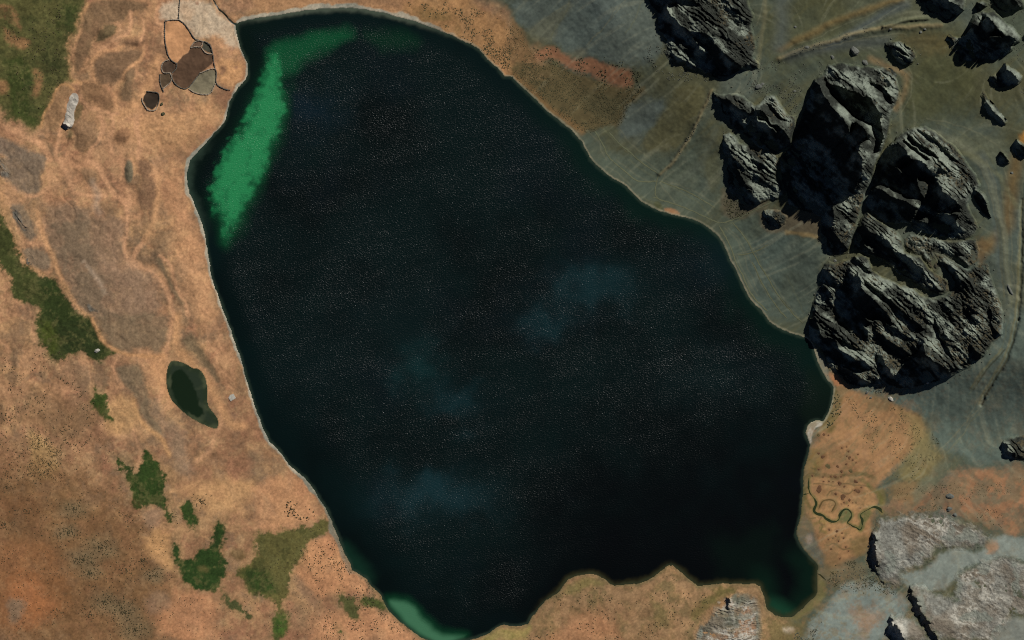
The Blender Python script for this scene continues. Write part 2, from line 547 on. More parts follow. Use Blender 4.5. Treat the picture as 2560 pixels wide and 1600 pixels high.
for pts, w in [([(700, 1060), (640, 1120), (560, 1250), (520, 1400), (560, 1512)], 9), ([(960, 1100), (980, 1200), (930, 1300), (860, 1400), (850, 1512)], 10), ([(1040, 1080), (1060, 1200), (1020, 1330), (1060, 1450)], 7), ([(1300, 1100), (1290, 1250), (1330, 1360), (1310, 1512)], 12), ([(1100, 1080), (1000, 1060), (880, 1040), (800, 1000), (760, 900)], 8), ([(480, 1500), (420, 1380), (250, 1290), (60, 1180)], 16), ([(1240, 120), (1230, 240), (1180, 330), (1060, 400), (960, 470)], 9), ([(1360, 180), (1350, 300), (1300, 420)], 6), ([(1500, 60), (1480, 180), (1540, 260), (1540, 420)], 10)]:
    line(PALE, T(0, 0, pts), w, 4, 5, a=.85)
for pts, w in [([(560, 0), (640, 160), (700, 300), (860, 330), (1000, 330)], 9), ([(880, 0), (960, 80), (1010, 200), (1050, 320), (1180, 360), (1200, 520)], 12), ([(1160, 40), (1150, 200), (1200, 300), (1220, 420)], 9), ([(1200, 560), (1210, 700), (1160, 800), (1220, 960), (1260, 1040)], 10), ([(1380, 760), (1300, 860), (1260, 1000), (1400, 1040), (1520, 1160), (1600, 1300), (1660, 1512)], 12), ([(1500, 900), (1600, 960), (1640, 1120), (1720, 1300), (1780, 1460)], 9), ([(840, 680), (880, 800), (930, 980)], 7), ([(1120, 1080), (1160, 1200), (1100, 1350), (1120, 1500)], 8), ([(240, 340), (340, 330), (440, 270)], 12), ([(250, 780), (330, 790), (440, 800)], 9)]:
    line(PALE, T(0, 1, pts), w, 4, 5, a=.85)
for pts, w in [([(1560, 340), (1480, 430), (1540, 600), (1500, 760)], 12), ([(1620, 60), (1600, 200), (1560, 330)], 10), ([(1280, 940), (1240, 1040), (1300, 1150), (1330, 1300), (1280, 1440)], 9), ([(2060, 800), (2100, 960), (2040, 1100), (1980, 1260), (1860, 1330)], 10), ([(960, 1000), (1060, 1080), (1180, 1090)], 12), ([(330, 200), (300, 100), (340, 0)], 10), ([(1120, 340), (1060, 480), (1160, 640)], 8)]:
    line(PALE, T(0, 2, pts), w, 6, 4, a=.65)
for pts, w in [([(1560, 130), (1700, 100), (1880, 10)], 6), ([(1900, 500), (1980, 560), (2100, 700)], 5), ([(2200, 60), (2240, 200), (2300, 330)], 6), ([(600, 660), (760, 610), (940, 570)], 6), ([(1250, 560), (1400, 540)], 8), ([(0, 900), (160, 830), (330, 800)], 8)]:
    line((204, 156, 108), T(0, 3, pts), w, 5, 4, a=.6)
line(PALE, T(1, 3, [(0, 460), (220, 430), (480, 450)]), 9, 5, 4, a=.6)
line((148, 128, 102), T(1, 3, [(20, 100), (120, 220), (200, 330)]), 5, 4, 4, a=.5)
MEADOW = []


def meadow(c, poly, soft=12, warp=6, a=1.0, patchy=0.0, grass=True):
    area((124, 108, 68), poly, 24, 14, .55)
    pp = chaikin(poly, True, 1)
    s = window(pp, soft + 40)
    d = sdf(pp, GX[s] + warp * WAu[s] + 4 * WBu[s], GY[s] + warp * WAv[s] + 4 * WBv[s]) + 7 * MT2[s] + 5 * MT4[s]
    m = smooth(soft, -soft, d) * a
    paint_mask(s, m.astype(F), c)
    if grass:
        MEADOW.append((s, m > 0.5))


meadow((90, 86, 48), T(0, 0, [(-150, -150), (820, -150), (800, 0), (740, 110), (690, 290), (640, 420), (625, 560), (640, 700), (680, 790), (560, 780), (520, 850), (500, 960), (450, 1040), (390, 1090), (370, 1180), (340, 1220), (260, 1190), (160, 1130), (80, 1090), (30, 1020), (-150, 960)]))
area((60, 70, 33), T(0, 0, [(560, 60), (760, 0), (720, 160), (640, 280), (600, 400), (520, 300)]), 16, 8, .75)
area((64, 66, 36), T(0, 0, [(420, 300), (600, 420), (620, 700), (520, 830), (430, 760), (420, 560)]), 18, 10, .7)
area((58, 68, 30), T(0, 0, [(0, 560), (180, 530), (300, 640), (320, 780), (260, 900), (340, 1000), (440, 980), (380, 1080), (330, 1200), (180, 1120), (80, 1060), (100, 900), (60, 740), (0, 740)]), 10, 8, .85)
for p in ([(40, 260), (150, 330), (270, 370), (280, 440), (200, 480), (90, 420), (40, 360)], [(-40, 40), (130, 60), (220, 200), (240, 280), (120, 210), (-40, 140)], [(310, 640), (390, 640), (410, 750), (380, 880), (340, 940), (300, 890), (330, 760)], [(-20, 740), (90, 790), (90, 880), (-20, 900)]):
    area((160, 116, 78), T(0, 0, p), 8, 5, .75)
area((152, 117, 82), T(0, 0, [(560, 830), (680, 810), (700, 870), (640, 930), (620, 1000), (600, 1130), (560, 1240), (420, 1220), (400, 1110), (500, 1030), (520, 900)]), 5, 4, .9)
line((198, 148, 98), T(0, 0, [(690, 850), (640, 800), (560, 800), (520, 870), (500, 980), (400, 1080), (380, 1200)]), 6, 3, a=.7)
area((108, 92, 60), T(0, 0, [(740, 960), (800, 1020), (760, 1120), (690, 1180), (680, 1300), (650, 1330), (620, 1280), (680, 1130)]), 6, 4, .85)
area((122, 106, 88), T(0, 0, [(-40, 1250), (120, 1330), (250, 1400), (430, 1470), (440, 1520), (-40, 1520)]) , 8, 6, .9)

# --- west-middle
area((126, 108, 88), T(0, 1, [(-40, -20), (440, -20), (430, 80), (390, 120), (390, 260), (330, 310), (230, 330), (150, 290), (80, 200), (-40, 120)]), 8, 6, .9)
area((140, 113, 88), T(0, 1, [(400, 380), (860, 400), (900, 560), (1200, 560), (1200, 700), (1100, 1000), (1200, 1080), (1500, 1100), (1550, 1512), (1080, 1540), (850, 1512), (640, 1230), (580, 1050), (520, 900), (470, 780), (420, 560)]), 14, 10, .85)
area((118, 100, 78), T(0, 1, [(450, 500), (860, 480), (880, 760), (1000, 1000), (1060, 1300), (1000, 1500), (800, 1440), (640, 1180), (520, 820)]), 20, 12, .8, patchy=.25)
area((150, 120, 94), T(0, 1, [(900, 900), (1100, 840), (1400, 1100), (1460, 1400), (1200, 1400), (1060, 1200)]), 20, 12, .6, patchy=.1)
area((122, 106, 86), T(0, 1, [(90, 430), (220, 420), (270, 500), (330, 640), (350, 760), (260, 750), (190, 650), (130, 570)]), 6, 4, .9)
area((132, 113, 90), T(0, 1, [(210, 830), (420, 830), (480, 930), (480, 1030), (410, 1050), (300, 1010), (240, 970)]), 6, 4, .9)
area((112, 92, 70), T(0, 1, [(1400, 820), (1480, 860), (1560, 1000), (1540, 1090), (1460, 1000)]), 8, 5, .7)
line((118, 102, 76), T(0, 1, [(1500, 940), (1560, 1080), (1640, 1240), (1720, 1350)]), 10, 6, a=.7)
line((202, 152, 106), T(0, 1, [(1500, 160), (1500, 420), (1440, 640), (1380, 760)]), 14, 8, a=.7)
line((202, 152, 106), T(0, 1, [(350, 480), (380, 640), (440, 780), (500, 900), (560, 1080), (620, 1230), (720, 1360), (830, 1480)]), 11, 6, a=.8)
line((200, 150, 104), T(0, 1, [(20, 300), (60, 600), (140, 780), (190, 880), (280, 1010), (400, 1070)]), 12, 7, a=.7)
line((176, 152, 126), T(0, 1, [(800, 960), (880, 1080), (950, 1160), (1000, 1280)]), 8, 7, a=.8, patchy=.1)
line((178, 152, 126), T(0, 1, [(880, 200), (920, 330), (900, 440), (950, 500)]), 14, 10, a=.6)
area((205, 152, 106), T(0, 1, [(1540, -20), (1700, -20), (1710, 200), (1760, 380), (1840, 560), (1900, 760), (1960, 1100), (2080, 1512), (1900, 1512), (1760, 1200), (1640, 900), (1560, 500)]), 22, 8, .55)
area((182, 132, 95), T(0, 1, [(1560, 330), (1700, 330), (1800, 500), (1840, 640), (1700, 620), (1600, 480)]), 16, 8, .6)
area((186, 140, 100), T(0, 1, [(1640, 950), (1880, 900), (1980, 1200), (2080, 1480), (1760, 1480)]), 22, 10, .5)
GREENW = T(0, 1, [(-40, 440), (40, 520), (50, 600), (120, 750), (180, 900), (260, 1010), (400, 1090), (530, 1160), (600, 1280), (700, 1380), (820, 1490)]) + T(0, 2, [(880, 50), (920, 160), (980, 230), (1060, 270), (1110, 330), (1020, 370), (930, 390), (870, 350), (820, 300), (760, 300), (640, 330), (600, 380), (570, 410), (540, 400), (460, 360), (420, 270), (340, 190), (350, 100), (340, 0)]) + T(0, 1, [(400, 1440), (300, 1360), (180, 1330), (80, 1310), (100, 1200), (90, 1080), (20, 1050), (-40, 900)])
meadow((66, 70, 35), GREENW, 7, 5)
area((44, 56, 24), T(0, 1, [(380, 1100), (540, 1170), (700, 1400), (840, 1512), (640, 1560), (420, 1500), (380, 1350)]), 12, 8, .85)
area((44, 54, 25), T(0, 2, [(480, 0), (820, 0), (900, 140), (1050, 290), (920, 370), (820, 290), (620, 310), (520, 180)]), 10, 8, .85)
area((74, 82, 30), T(0, 2, [(380, 40), (520, 20), (560, 200), (540, 340), (440, 300), (380, 180)]), 12, 8, .7)
line((200, 148, 100), T(0, 2, [(870, 0), (920, 120), (980, 210), (1080, 280), (1180, 320), (1350, 350), (1560, 340)]), 9, 5, a=.85)
area((124, 105, 80), T(0, 2, [(900, -60), (1600, -60), (1580, 0), (1560, 240), (1500, 320), (1400, 280), (1250, 260), (1200, 300), (1100, 280), (1000, 180), (930, 60)]), 9, 6, .85)
line((206, 154, 106), T(0, 2, [(1680, -40), (1660, 150), (1680, 270), (1780, 380), (1900, 500), (1990, 640), (2060, 780), (2120, 900), (2200, 1010), (2300, 1000)]), 20, 9, a=.8)
area((112, 95, 70), T(0, 2, [(1740, 160), (1830, 130), (1930, 320), (2020, 450), (2080, 600), (2060, 620), (1960, 480), (1860, 340), (1740, 240)]), 6, 4, .9)
area((200, 148, 102), T(0, 2, [(1480, 330), (1600, 330), (1580, 500), (1590, 700), (1700, 850), (1560, 780), (1440, 560), (1400, 420)]), 10, 6, .7)
area((120, 104, 80), T(0, 2, [(1100, 440), (1300, 420), (1360, 520), (1380, 700), (1420, 900), (1500, 960), (1560, 1130), (1400, 1000), (1310, 880), (1280, 760), (1200, 640), (1130, 560)]), 8, 6, .85)
area((148, 122, 96), T(0, 2, [(1380, 700), (1560, 900), (1700, 1000), (1800, 1300), (1820, 1480), (1680, 1440), (1600, 1250), (1500, 980), (1420, 860)]), 16, 8, .7)
line((198, 150, 100), T(0, 2, [(1250, 760), (1290, 900), (1380, 1020), (1520, 1100), (1600, 1280)]), 10, 5, a=.8)
area((202, 156, 104), T(0, 2, [(1040, 760), (1220, 720), (1300, 900), (1260, 1060), (1060, 1100), (980, 1000)]), 12, 8, .7)
meadow((60, 74, 31), T(0, 2, [(870, 640), (910, 640), (940, 690), (1010, 680), (1025, 760), (1035, 860), (1090, 950), (1040, 960), (960, 920), (905, 850), (888, 760)]), 5, 2)
area((134, 102, 70), T(0, 2, [(180, 720), (420, 680), (560, 780), (900, 860), (940, 1000), (700, 1180), (420, 1040), (240, 960)]), 26, 14, .7)
area((180, 144, 94), T(0, 2, [(280, 1030), (420, 1140), (560, 1290), (520, 1500), (260, 1500), (280, 1200)]), 12, 8, .8)
area((150, 118, 88), T(0, 2, [(560, 420), (840, 400), (900, 560), (800, 700), (640, 600)]), 16, 10, .6)
meadow((50, 68, 28), T(0, 2, [(1350, 1240), (1420, 1250), (1480, 1340), (1550, 1420), (1560, 1512)]) + T(0, 3, [(1560, 120), (1580, 250), (1640, 350), (1600, 420), (1540, 300), (1450, 210), (1380, 240), (1290, 270), (1250, 220), (1250, 100), (1190, 0)]) + T(0, 2, [(1200, 1440), (1090, 1370), (1100, 1300), (1200, 1370), (1290, 1460), (1330, 1380)]), 4, 4)

# --- south-west: dry slope with tussocks, green flushes
area((108, 76, 48), T(0, 3, [(330, 640), (450, 680), (560, 830), (640, 960), (740, 1200), (770, 1540), (640, 1540), (560, 1200), (420, 940), (340, 800)]), 20, 10, .75)
area((118, 86, 54), [(-60, 1150), (180, 1160), (330, 1280), (430, 1420), (500, 1660), (-60, 1660)], 60, 20, .8)
area((150, 100, 62), [(-60, 1360), (120, 1340), (180, 1480), (120, 1560), (-60, 1580)], 30, 14, .5)
area((168, 106, 64), T(0, 3, [(80, 900), (320, 900), (420, 1100), (540, 1180), (420, 1300), (200, 1400), (60, 1300), (100, 1080)]), 24, 12, .6)
area((120, 84, 54), T(0, 3, [(-40, 150), (300, 150), (420, 350), (300, 420), (120, 380), (-40, 300)]), 26, 14, .6)
area((128, 112, 90), T(0, 3, [(60, 1120), (260, 1140), (200, 1330), (90, 1360)]), 12, 8, .7)
area((140, 111, 85), T(0, 3, [(1360, 1080), (1560, 1050), (1660, 1200), (1520, 1300), (1400, 1280)]), 12, 8, .7)
area((150, 120, 92), T(0, 3, [(1320, 280), (1480, 230), (1540, 340), (1480, 440), (1380, 420)]), 12, 6, .8)
area((205, 155, 102), T(0, 3, [(1360, 500), (1560, 480), (1640, 700), (1660, 880), (1520, 800), (1380, 660)]), 14, 8, .8)
area((196, 138, 96), T(0, 3, [(1700, 980), (2000, 1100), (2080, 1260), (2040, 1480), (1500, 1540), (1480, 1300), (1640, 1180)]), 22, 12, .7)
area((206, 158, 106), T(0, 3, [(1720, 60), (1900, 20), (2419, -40), (2419, 120), (2200, 300), (2000, 330), (1880, 180)]), 20, 10, .6)
meadow((54, 72, 31), T(0, 3, [(1720, 230), (1800, 180), (1850, 220), (1850, 330), (1860, 430), (1800, 490), (1750, 400), (1710, 300)]), 6, 5)
meadow((46, 66, 28), T(0, 3, [(1640, 580), (1700, 640), (1720, 750), (1800, 760), (1880, 670), (2000, 610), (2030, 480), (2060, 410), (2130, 440), (2110, 560), (2060, 640), (2070, 700), (2150, 780), (2140, 880), (2080, 960), (2100, 1040), (2020, 1080), (1900, 1040), (1800, 1000), (1720, 950), (1700, 860), (1640, 740)]), 6, 6)
area((110, 96, 56), T(0, 3, [(1860, 820), (1960, 830), (1960, 880), (1880, 880)]), 7, 4, .6)
area((116, 94, 58), T(0, 3, [(2170, 620), (2320, 650), (2340, 720), (2260, 770), (2160, 720)]), 9, 6, .8)
meadow((78, 80, 46), T(0, 3, [(2100, 1090), (2200, 1120), (2400, 1280), (2370, 1310), (2220, 1220), (2120, 1150)]), 5, 5)
area((205, 148, 103), T(1, 3, [(-20, -40), (420, -40), (560, 200), (600, 330), (480, 460), (250, 480), (0, 510)]), 14, 8, .6)
area((200, 142, 98), T(1, 3, [(500, 560), (700, 520), (780, 660), (880, 800), (1050, 950), (1060, 1080), (900, 1040), (780, 1100), (600, 1100), (380, 860), (340, 760), (480, 680)]), 10, 8, .7)
area((204, 146, 102), T(1, 3, [(700, 1250), (1250, 1240), (1560, 1512), (1400, 1560), (500, 1560), (560, 1380)]), 18, 10, .7)
meadow((100, 93, 51), T(0, 3, [(2200, 900), (2400, 790)]) + T(1, 3, [(0, 520), (130, 510), (260, 480), (450, 450), (590, 360), (680, 380), (690, 480), (600, 500), (500, 580), (470, 650), (400, 740), (330, 800), (330, 950), (300, 1080), (240, 1180), (290, 1300), (320, 1400), (250, 1540), (180, 1540), (150, 1350), (210, 1180), (130, 1090), (0, 1050)]) + T(0, 3, [(2360, 1060), (2300, 960)]), 6, 7)
area((50, 71, 29), T(1, 3, [(-120, 850), (60, 860), (180, 950), (240, 1060), (120, 1060), (-80, 1020)]), 10, 7, .9)
area((56, 88, 31), T(1, 3, [(180, 1270), (290, 1300), (310, 1420), (220, 1512), (160, 1420)]), 10, 6, .8)
area((84, 80, 44), T(1, 3, [(140, 560), (300, 520), (340, 640), (260, 700), (180, 660)]), 12, 8, .6)
meadow((84, 84, 47), T(1, 3, [(780, 1060), (860, 1070), (990, 1200), (970, 1320), (900, 1290), (800, 1140)]), 6, 6)
meadow((80, 86, 43), T(1, 3, [(1000, 1100), (1120, 1110), (1210, 1170), (1210, 1220), (1060, 1220), (1000, 1160)]), 6, 5)
meadow((74, 92, 42), T(1, 3, [(750, 1400), (820, 1400), (830, 1450), (780, 1470), (740, 1440)]), 4, 3)
area((150, 116, 86), T(1, 3, [(400, 880), (480, 960), (560, 1100), (620, 1200), (560, 1260), (480, 1150), (400, 980)]), 10, 6, .8)
area((140, 112, 82), T(1, 3, [(330, 1160), (480, 1160), (480, 1400), (360, 1400)]), 14, 8, .6)

# --- northern shore strip
area((184, 138, 96), T(1, 0, [(-40, -60), (1500, -60), (1480, 180), (900, 70), (400, 80), (0, 150)]), 10, 6, .8)
area((140, 104, 74), T(1, 0, [(760, -20), (1350, -20), (1400, 100), (1100, 50), (800, 30)]), 10, 6, .6)
area((166, 124, 80), T(1, 0, [(1400, -60), (2000, -60), (2100, 80), (2419, 260), (2419, 760), (2180, 540), (1900, 350), (1400, 170)]), 14, 8, .85)
area((120, 98, 58), T(1, 0, [(1500, 60), (1700, 40), (1900, 200), (2000, 330), (1800, 260), (1560, 160)]), 14, 10, .6, patchy=.1)
area((196, 140, 92), T(1, 0, [(2080, 480), (2250, 560), (2400, 760), (2300, 680), (2160, 560)]), 6, 5, .8)
# --- eastern slopes
area((102, 112, 104), T(2, 0, [(-100, -60), (1280, -60), (1380, 250), (1440, 480), (1300, 600), (1100, 640), (880, 600), (700, 520), (330, 430), (100, 250)]), 16, 10, .8, k=EK)
area((110, 106, 80), T(2, 0, [(200, 250), (480, 60), (540, 0), (560, 40), (480, 200), (380, 400), (250, 420), (140, 330)]), 9, 7, .7, k=EK)
area((108, 100, 74), T(2, 0, [(500, 500), (700, 430), (720, 540), (560, 560)]), 9, 6, .7, k=EK)
area((118, 92, 60), T(2, 0, [(-40, 150), (60, 230), (170, 450), (260, 600), (120, 760), (-40, 700)]), 9, 8, .85, k=1.1)
area((96, 83, 54), T(2, 0, [(-20, 600), (250, 590), (500, 620), (830, 770), (1100, 830), (1300, 840), (1120, 1010), (1000, 1190), (900, 1200), (700, 1270), (600, 1215), (400, 1065), (200, 885), (-20, 700)]), 8, 6, .95, k=1.15)
area((80, 74, 50), T(2, 0, [(600, 860), (1000, 900), (1180, 900), (1050, 1060), (960, 1190), (760, 1100)]), 16, 8, .7, k=1.15)
line((134, 100, 62), T(2, 0, [(-20, 690), (150, 830), (330, 1010), (500, 1130), (650, 1240)]), 16, 10, a=.7, k=1.1)
area((158, 108, 76), T(2, 0, [(200, 490), (330, 440), (450, 500), (600, 540), (760, 560), (880, 620), (1000, 660), (1130, 650), (1150, 790), (1080, 815), (950, 795), (830, 755), (700, 680), (560, 620), (400, 570), (250, 560)]), 9, 7, .85, k=1.1)
area((94, 88, 57), T(2, 0, [(1500, 960), (1560, 790), (1880, 830), (1800, 1050), (1650, 1300), (1560, 1430), (1200, 1430), (1300, 1200)]), 8, 6, .9, k=EK)
area((94, 103, 96), T(2, 0, [(1060, 1060), (1250, 930), (1480, 960), (1300, 1180), (1160, 1300), (960, 1260)]), 10, 8, .8, k=EK)
area((88, 97, 82), T(2, 1, [(760, -60), (2000, -60), (1990, 300), (1900, 560), (1700, 540), (1440, 480), (1160, 320), (880, 110)]), 14, 10, .8, k=EK)
area((96, 92, 62), T(2, 1, [(1800, -40), (1980, -40), (1980, 200), (1900, 330), (1800, 200)]), 12, 8, .7, k=EK)
area((92, 80, 60), T(2, 1, [(1990, 250), (2040, 300), (2200, 440), (2419, 380), (2419, 500), (2100, 560), (1980, 500)]), 7, 5, .85, k=EK)
area((158, 116, 80), T(2, 1, [(1440, 450), (1520, 460), (1610, 510), (1520, 515), (1440, 490)]), 3, 3, .9, k=1.2)
area((80, 80, 46), T(2, 1, [(1340, 400), (1400, 390), (1430, 480), (1360, 465)]), 3, 2, .8, k=EK)
area((88, 98, 84), T(2, 1, [(2000, 620), (2419, 480), (2600, 600), (2620, 900), (2460, 1512), (2300, 1320), (2150, 1080), (2040, 840)]), 12, 8, .8, k=EK)
area((82, 94, 84), T(3, 1, [(-200, 700), (530, 740), (560, 900), (480, 1150), (390, 1512), (-60, 1512), (-200, 1100)]), 12, 8, .8, k=EK)
area((96, 80, 58), T(3, 1, [(-80, 470), (480, 480), (500, 640), (480, 730), (180, 690), (-60, 680)]), 7, 5, .9, k=EK)
line((140, 118, 78), T(3, 1, [(170, 690), (300, 700), (480, 730)]), 9, 4, a=.8, k=1.15)
area((84, 82, 52), T(3, 0, [(-60, -60), (1450, -60), (1900, 260), (2000, 800), (1300, 1200), (1300, 640), (500, 560), (0, 700)]), 22, 12, .7, k=EK)
line((118, 98, 60), T(3, 0, [(120, 470), (260, 400), (520, 250), (860, 110), (1250, 10)]), 14, 9, a=.8, k=EK)
line((92, 98, 92), T(3, 0, [(100, 440), (140, 250), (120, 60), (160, -60)]), 30, 22, a=.6, k=EK)
line((84, 92, 92), T(3, 0, [(560, 440), (800, 330), (1000, 180), (1300, 60)]), 18, 12, a=.6, k=EK)
line((140, 124, 88), T(3, 0, [(100, 560), (350, 470), (600, 390), (850, 320), (1080, 270), (1400, 260), (1620, 240)]), 8, 5, a=.75, k=EK)
line((70, 74, 70), T(3, 0, [(200, 550), (420, 490), (700, 440), (1100, 400)]), 26, 14, a=.7, k=EK)
line((150, 122, 84), T(3, 0, [(960, 560), (1140, 640), (1290, 690), (1310, 780), (1270, 900), (1200, 1040)]), 13, 8, a=.6, k=1.1)
area((100, 84, 50), T(3, 0, [(1150, 340), (1700, 300), (1720, 500), (1400, 480)]), 18, 10, .6, k=EK)
area((76, 76, 48), T(3, 0, [(1340, 650), (1700, 520), (2000, 700), (2000, 1000), (1600, 1120), (1250, 1250), (1240, 1000)]), 24, 14, .7, k=EK)
area((104, 104, 78), QD([(900, 1050), (1300, 1000), (1900, 1100), (2100, 1400), (1900, 1600), (1300, 1600)]), 16, 10, .7, k=EK)
area((178, 126, 60), QD([(2300, 1000), (2600, 850), (2600, 1350), (2400, 1230), (2270, 1130)]), 8, 5, .85, k=1.15)
line((116, 92, 54), T(3, 1, [(2330, 0), (2280, 300), (2260, 600), (2200, 700), (2060, 820)]), 30, 16, a=.75, k=EK)
line((84, 92, 86), T(3, 1, [(2000, 0), (2130, 300), (2170, 600), (2200, 900), (2230, 1200)]), 26, 14, a=.7, k=EK)
area((118, 94, 62), T(3, 1, [(1970, 740), (2080, 780), (2080, 900), (2010, 980), (1960, 880)]), 12, 8, .7, k=1.15)
area((86, 84, 70), T(3, 1, [(1300, 760), (1960, 760), (1980, 960), (1700, 1000), (1560, 880), (1440, 900), (1290, 860)]), 12, 8, .8, k=EK)
area((90, 101, 90), T(3, 2, [(2260, -100), (2600, -100), (2600, 1300), (2100, 1350), (1700, 1300), (1420, 900), (1250, 780), (760, 700), (760, 640), (1400, 620), (2000, 380)]), 14, 10, .85, k=1.2)
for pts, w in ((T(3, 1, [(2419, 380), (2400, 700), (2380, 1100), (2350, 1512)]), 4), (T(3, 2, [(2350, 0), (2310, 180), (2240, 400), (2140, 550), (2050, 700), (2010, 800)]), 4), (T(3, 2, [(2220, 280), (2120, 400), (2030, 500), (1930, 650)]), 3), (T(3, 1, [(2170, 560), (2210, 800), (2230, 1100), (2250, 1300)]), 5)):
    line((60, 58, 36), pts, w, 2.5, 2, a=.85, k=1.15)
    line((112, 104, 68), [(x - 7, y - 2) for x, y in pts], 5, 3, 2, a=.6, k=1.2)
FINE = [T(2, 0, x) for x in ([(540, 0), (480, 180), (370, 330), (350, 430)], [(540, 20), (420, 100), (250, 220), (180, 300)], [(1080, 20), (940, 180), (800, 300), (700, 430)], [(1220, 40), (1180, 180), (1060, 320)], [(1000, 60), (900, 210), (780, 330), (720, 420)], [(700, 1240), (800, 1330), (860, 1430), (900, 1512)], [(860, 1230), (980, 1340), (1100, 1440), (1180, 1512)], [(1000, 1210), (1100, 1330), (1230, 1440), (1300, 1512)], [(2300, 250), (2340, 120), (2360, 0)], [(2180, 700), (2300, 640), (2360, 420), (2380, 250)])]
FINE += [T(2, 1, x) for x in ([(900, 60), (1020, 140), (1120, 220)], [(1000, 0), (1140, 110), (1260, 190), (1370, 200)], [(1100, 0), (1210, 90), (1330, 150)], [(1230, 0), (1320, 60), (1400, 110)], [(1400, 220), (1480, 330), (1560, 430)], [(1420, 200), (1600, 300), (1760, 400), (1880, 520)], [(1440, 190), (1640, 260), (1800, 340), (1940, 420)], [(1500, 40), (1440, 130), (1400, 220)], [(1180, 330), (1320, 400), (1460, 440)], [(2000, 640), (2120, 760), (2200, 900), (2240, 1060), (2330, 1250)], [(2040, 640), (2160, 780), (2260, 960), (2350, 1160), (2419, 1300)], [(2110, 620), (2230, 760), (2320, 940), (2400, 1080)], [(2100, 900), (2180, 1040), (2240, 1180), (2330, 1300)], [(2419, 760), (2300, 840), (2200, 890), (2120, 900)], [(2419, 440), (2200, 530), (2060, 600)])]
FINE += [T(3, 1, x) for x in ([(0, 1080), (100, 1240), (200, 1380), (300, 1500)], [(0, 1180), (120, 1330), (240, 1460)], [(180, 1100), (260, 1280), (330, 1440)], [(2040, 0), (2140, 240), (2190, 500), (2220, 800)], [(1960, 40), (2100, 300), (2150, 560)], [(2100, 0), (2200, 260), (2240, 600), (2260, 1000), (2290, 1400)], [(2180, 0), (2270, 300), (2290, 700), (2310, 1200)], [(2400, 100), (2360, 500), (2350, 900), (2330, 1300)])]
FINE += [T(3, 2, x) for x in ([(2260, 0), (2230, 160), (2140, 340), (2000, 520), (1880, 700)], [(2300, 0), (2270, 200), (2180, 420), (2060, 600), (1940, 800), (1860, 1000)], [(2100, 700), (1960, 860), (1860, 1040), (1740, 1180)], [(2040, 820), (1900, 980), (1780, 1160), (1620, 1300)], [(1960, 860), (1800, 1040), (1640, 1200), (1500, 1360)])]
FINE += [T(3, 0, x) for x in ([(160, 560), (500, 460), (900, 370), (1300, 330)], [(1080, 280), (1300, 240), (1500, 190)], [(200, 460), (500, 330), (800, 200), (1150, 60)], [(1300, 620), (1360, 760), (1320, 940), (1220, 1120)], [(1600, 1160), (1800, 1250), (2000, 1400), (2100, 1512)], [(1500, 1120), (1800, 1180), (2050, 1300), (2250, 1480)])]
for c, pts, w, a in [((116, 116, 92), [(2290, 330), (2350, 335), (2440, 390), (2496, 516), (2512, 640), (2520, 760)], 16, .7), ((66, 74, 66), [(2400, 390), (2460, 440), (2490, 540), (2505, 680), (2515, 760)], 9, .6), ((110, 108, 78), [(2230, 400), (2380, 370), (2480, 420), (2540, 520)], 10, .5), ((118, 112, 82), [(1910, 0), (1905, 90), (1890, 170)], 10, .6), ((112, 112, 88), [(1960, 230), (1930, 300), (1880, 330)], 12, .4), ((104, 108, 90), [(1660, 470), (1740, 430), (1790, 330)], 18, .35), ((108, 112, 94), [(1870, 720), (1940, 660), (1990, 600)], 18, .35)]:
    line(c, pts, w, w * .5, 4, a=a, k=EK)
for i, pts in enumerate(FINE):
    line((126, 122, 94) if i % 3 else (112, 112, 80), pts, 2.4, 1.6, 4, a=.36, k=1.15)

# --- eastern fan and marsh
area((166, 124, 83), T(3, 2, [(560, 480), (700, 580), (770, 660), (1000, 740), (1250, 800), (1420, 900), (1490, 1050), (1380, 1200), (1240, 1350), (1080, 1512)]) + T(3, 3, [(1000, 100), (1040, 200), (1000, 330), (980, 480), (960, 640), (820, 760), (560, 850), (480, 700), (380, 400), (340, 200), (335, 0)]) + T(3, 2, [(360, 1340), (420, 1180), (520, 1000), (640, 900), (690, 780), (640, 620)]), 9, 6, .95, k=1.1)
area((126, 112, 72), T(3, 2, [(1200, 800), (1420, 900), (1540, 1100), (1640, 1300), (1500, 1500), (1200, 1480), (1300, 1250), (1380, 1050)]), 16, 10, .75, k=1.25)
area((186, 142, 94), T(3, 3, [(380, 20), (700, -80), (1000, 120), (1050, 220), (880, 480), (640, 620), (480, 440), (370, 260)]), 10, 6, .75)
area((104, 92, 52), T(3, 2, [(620, 640), (690, 700), (700, 820), (670, 1000), (560, 1100), (500, 1020), (560, 920), (610, 800)]), 6, 5, .85, k=1.1)
area((128, 108, 62), T(3, 2, [(400, 1200), (480, 1180), (560, 1300), (440, 1512), (340, 1500)]), 7, 6, .7)
area((118, 102, 62), T(3, 3, [(840, 520), (960, 480), (960, 680), (860, 740), (760, 620)]), 10, 6, .7)
area((124, 110, 66), T(3, 3, [(1010, 80), (1120, 80), (1120, 240), (1070, 260), (1040, 200)]), 5, 4, .8)
CH = T(3, 3, [(385, -20), (385, 120), (440, 170), (465, 230), (430, 270), (440, 310), (510, 330), (550, 370), (610, 395), (660, 390), (680, 330), (700, 290), (740, 270), (790, 300), (790, 350), (740, 400), (790, 430), (840, 450), (870, 480), (895, 430), (890, 370), (865, 340), (880, 310), (940, 280), (1000, 250), (1050, 260), (1080, 310)])
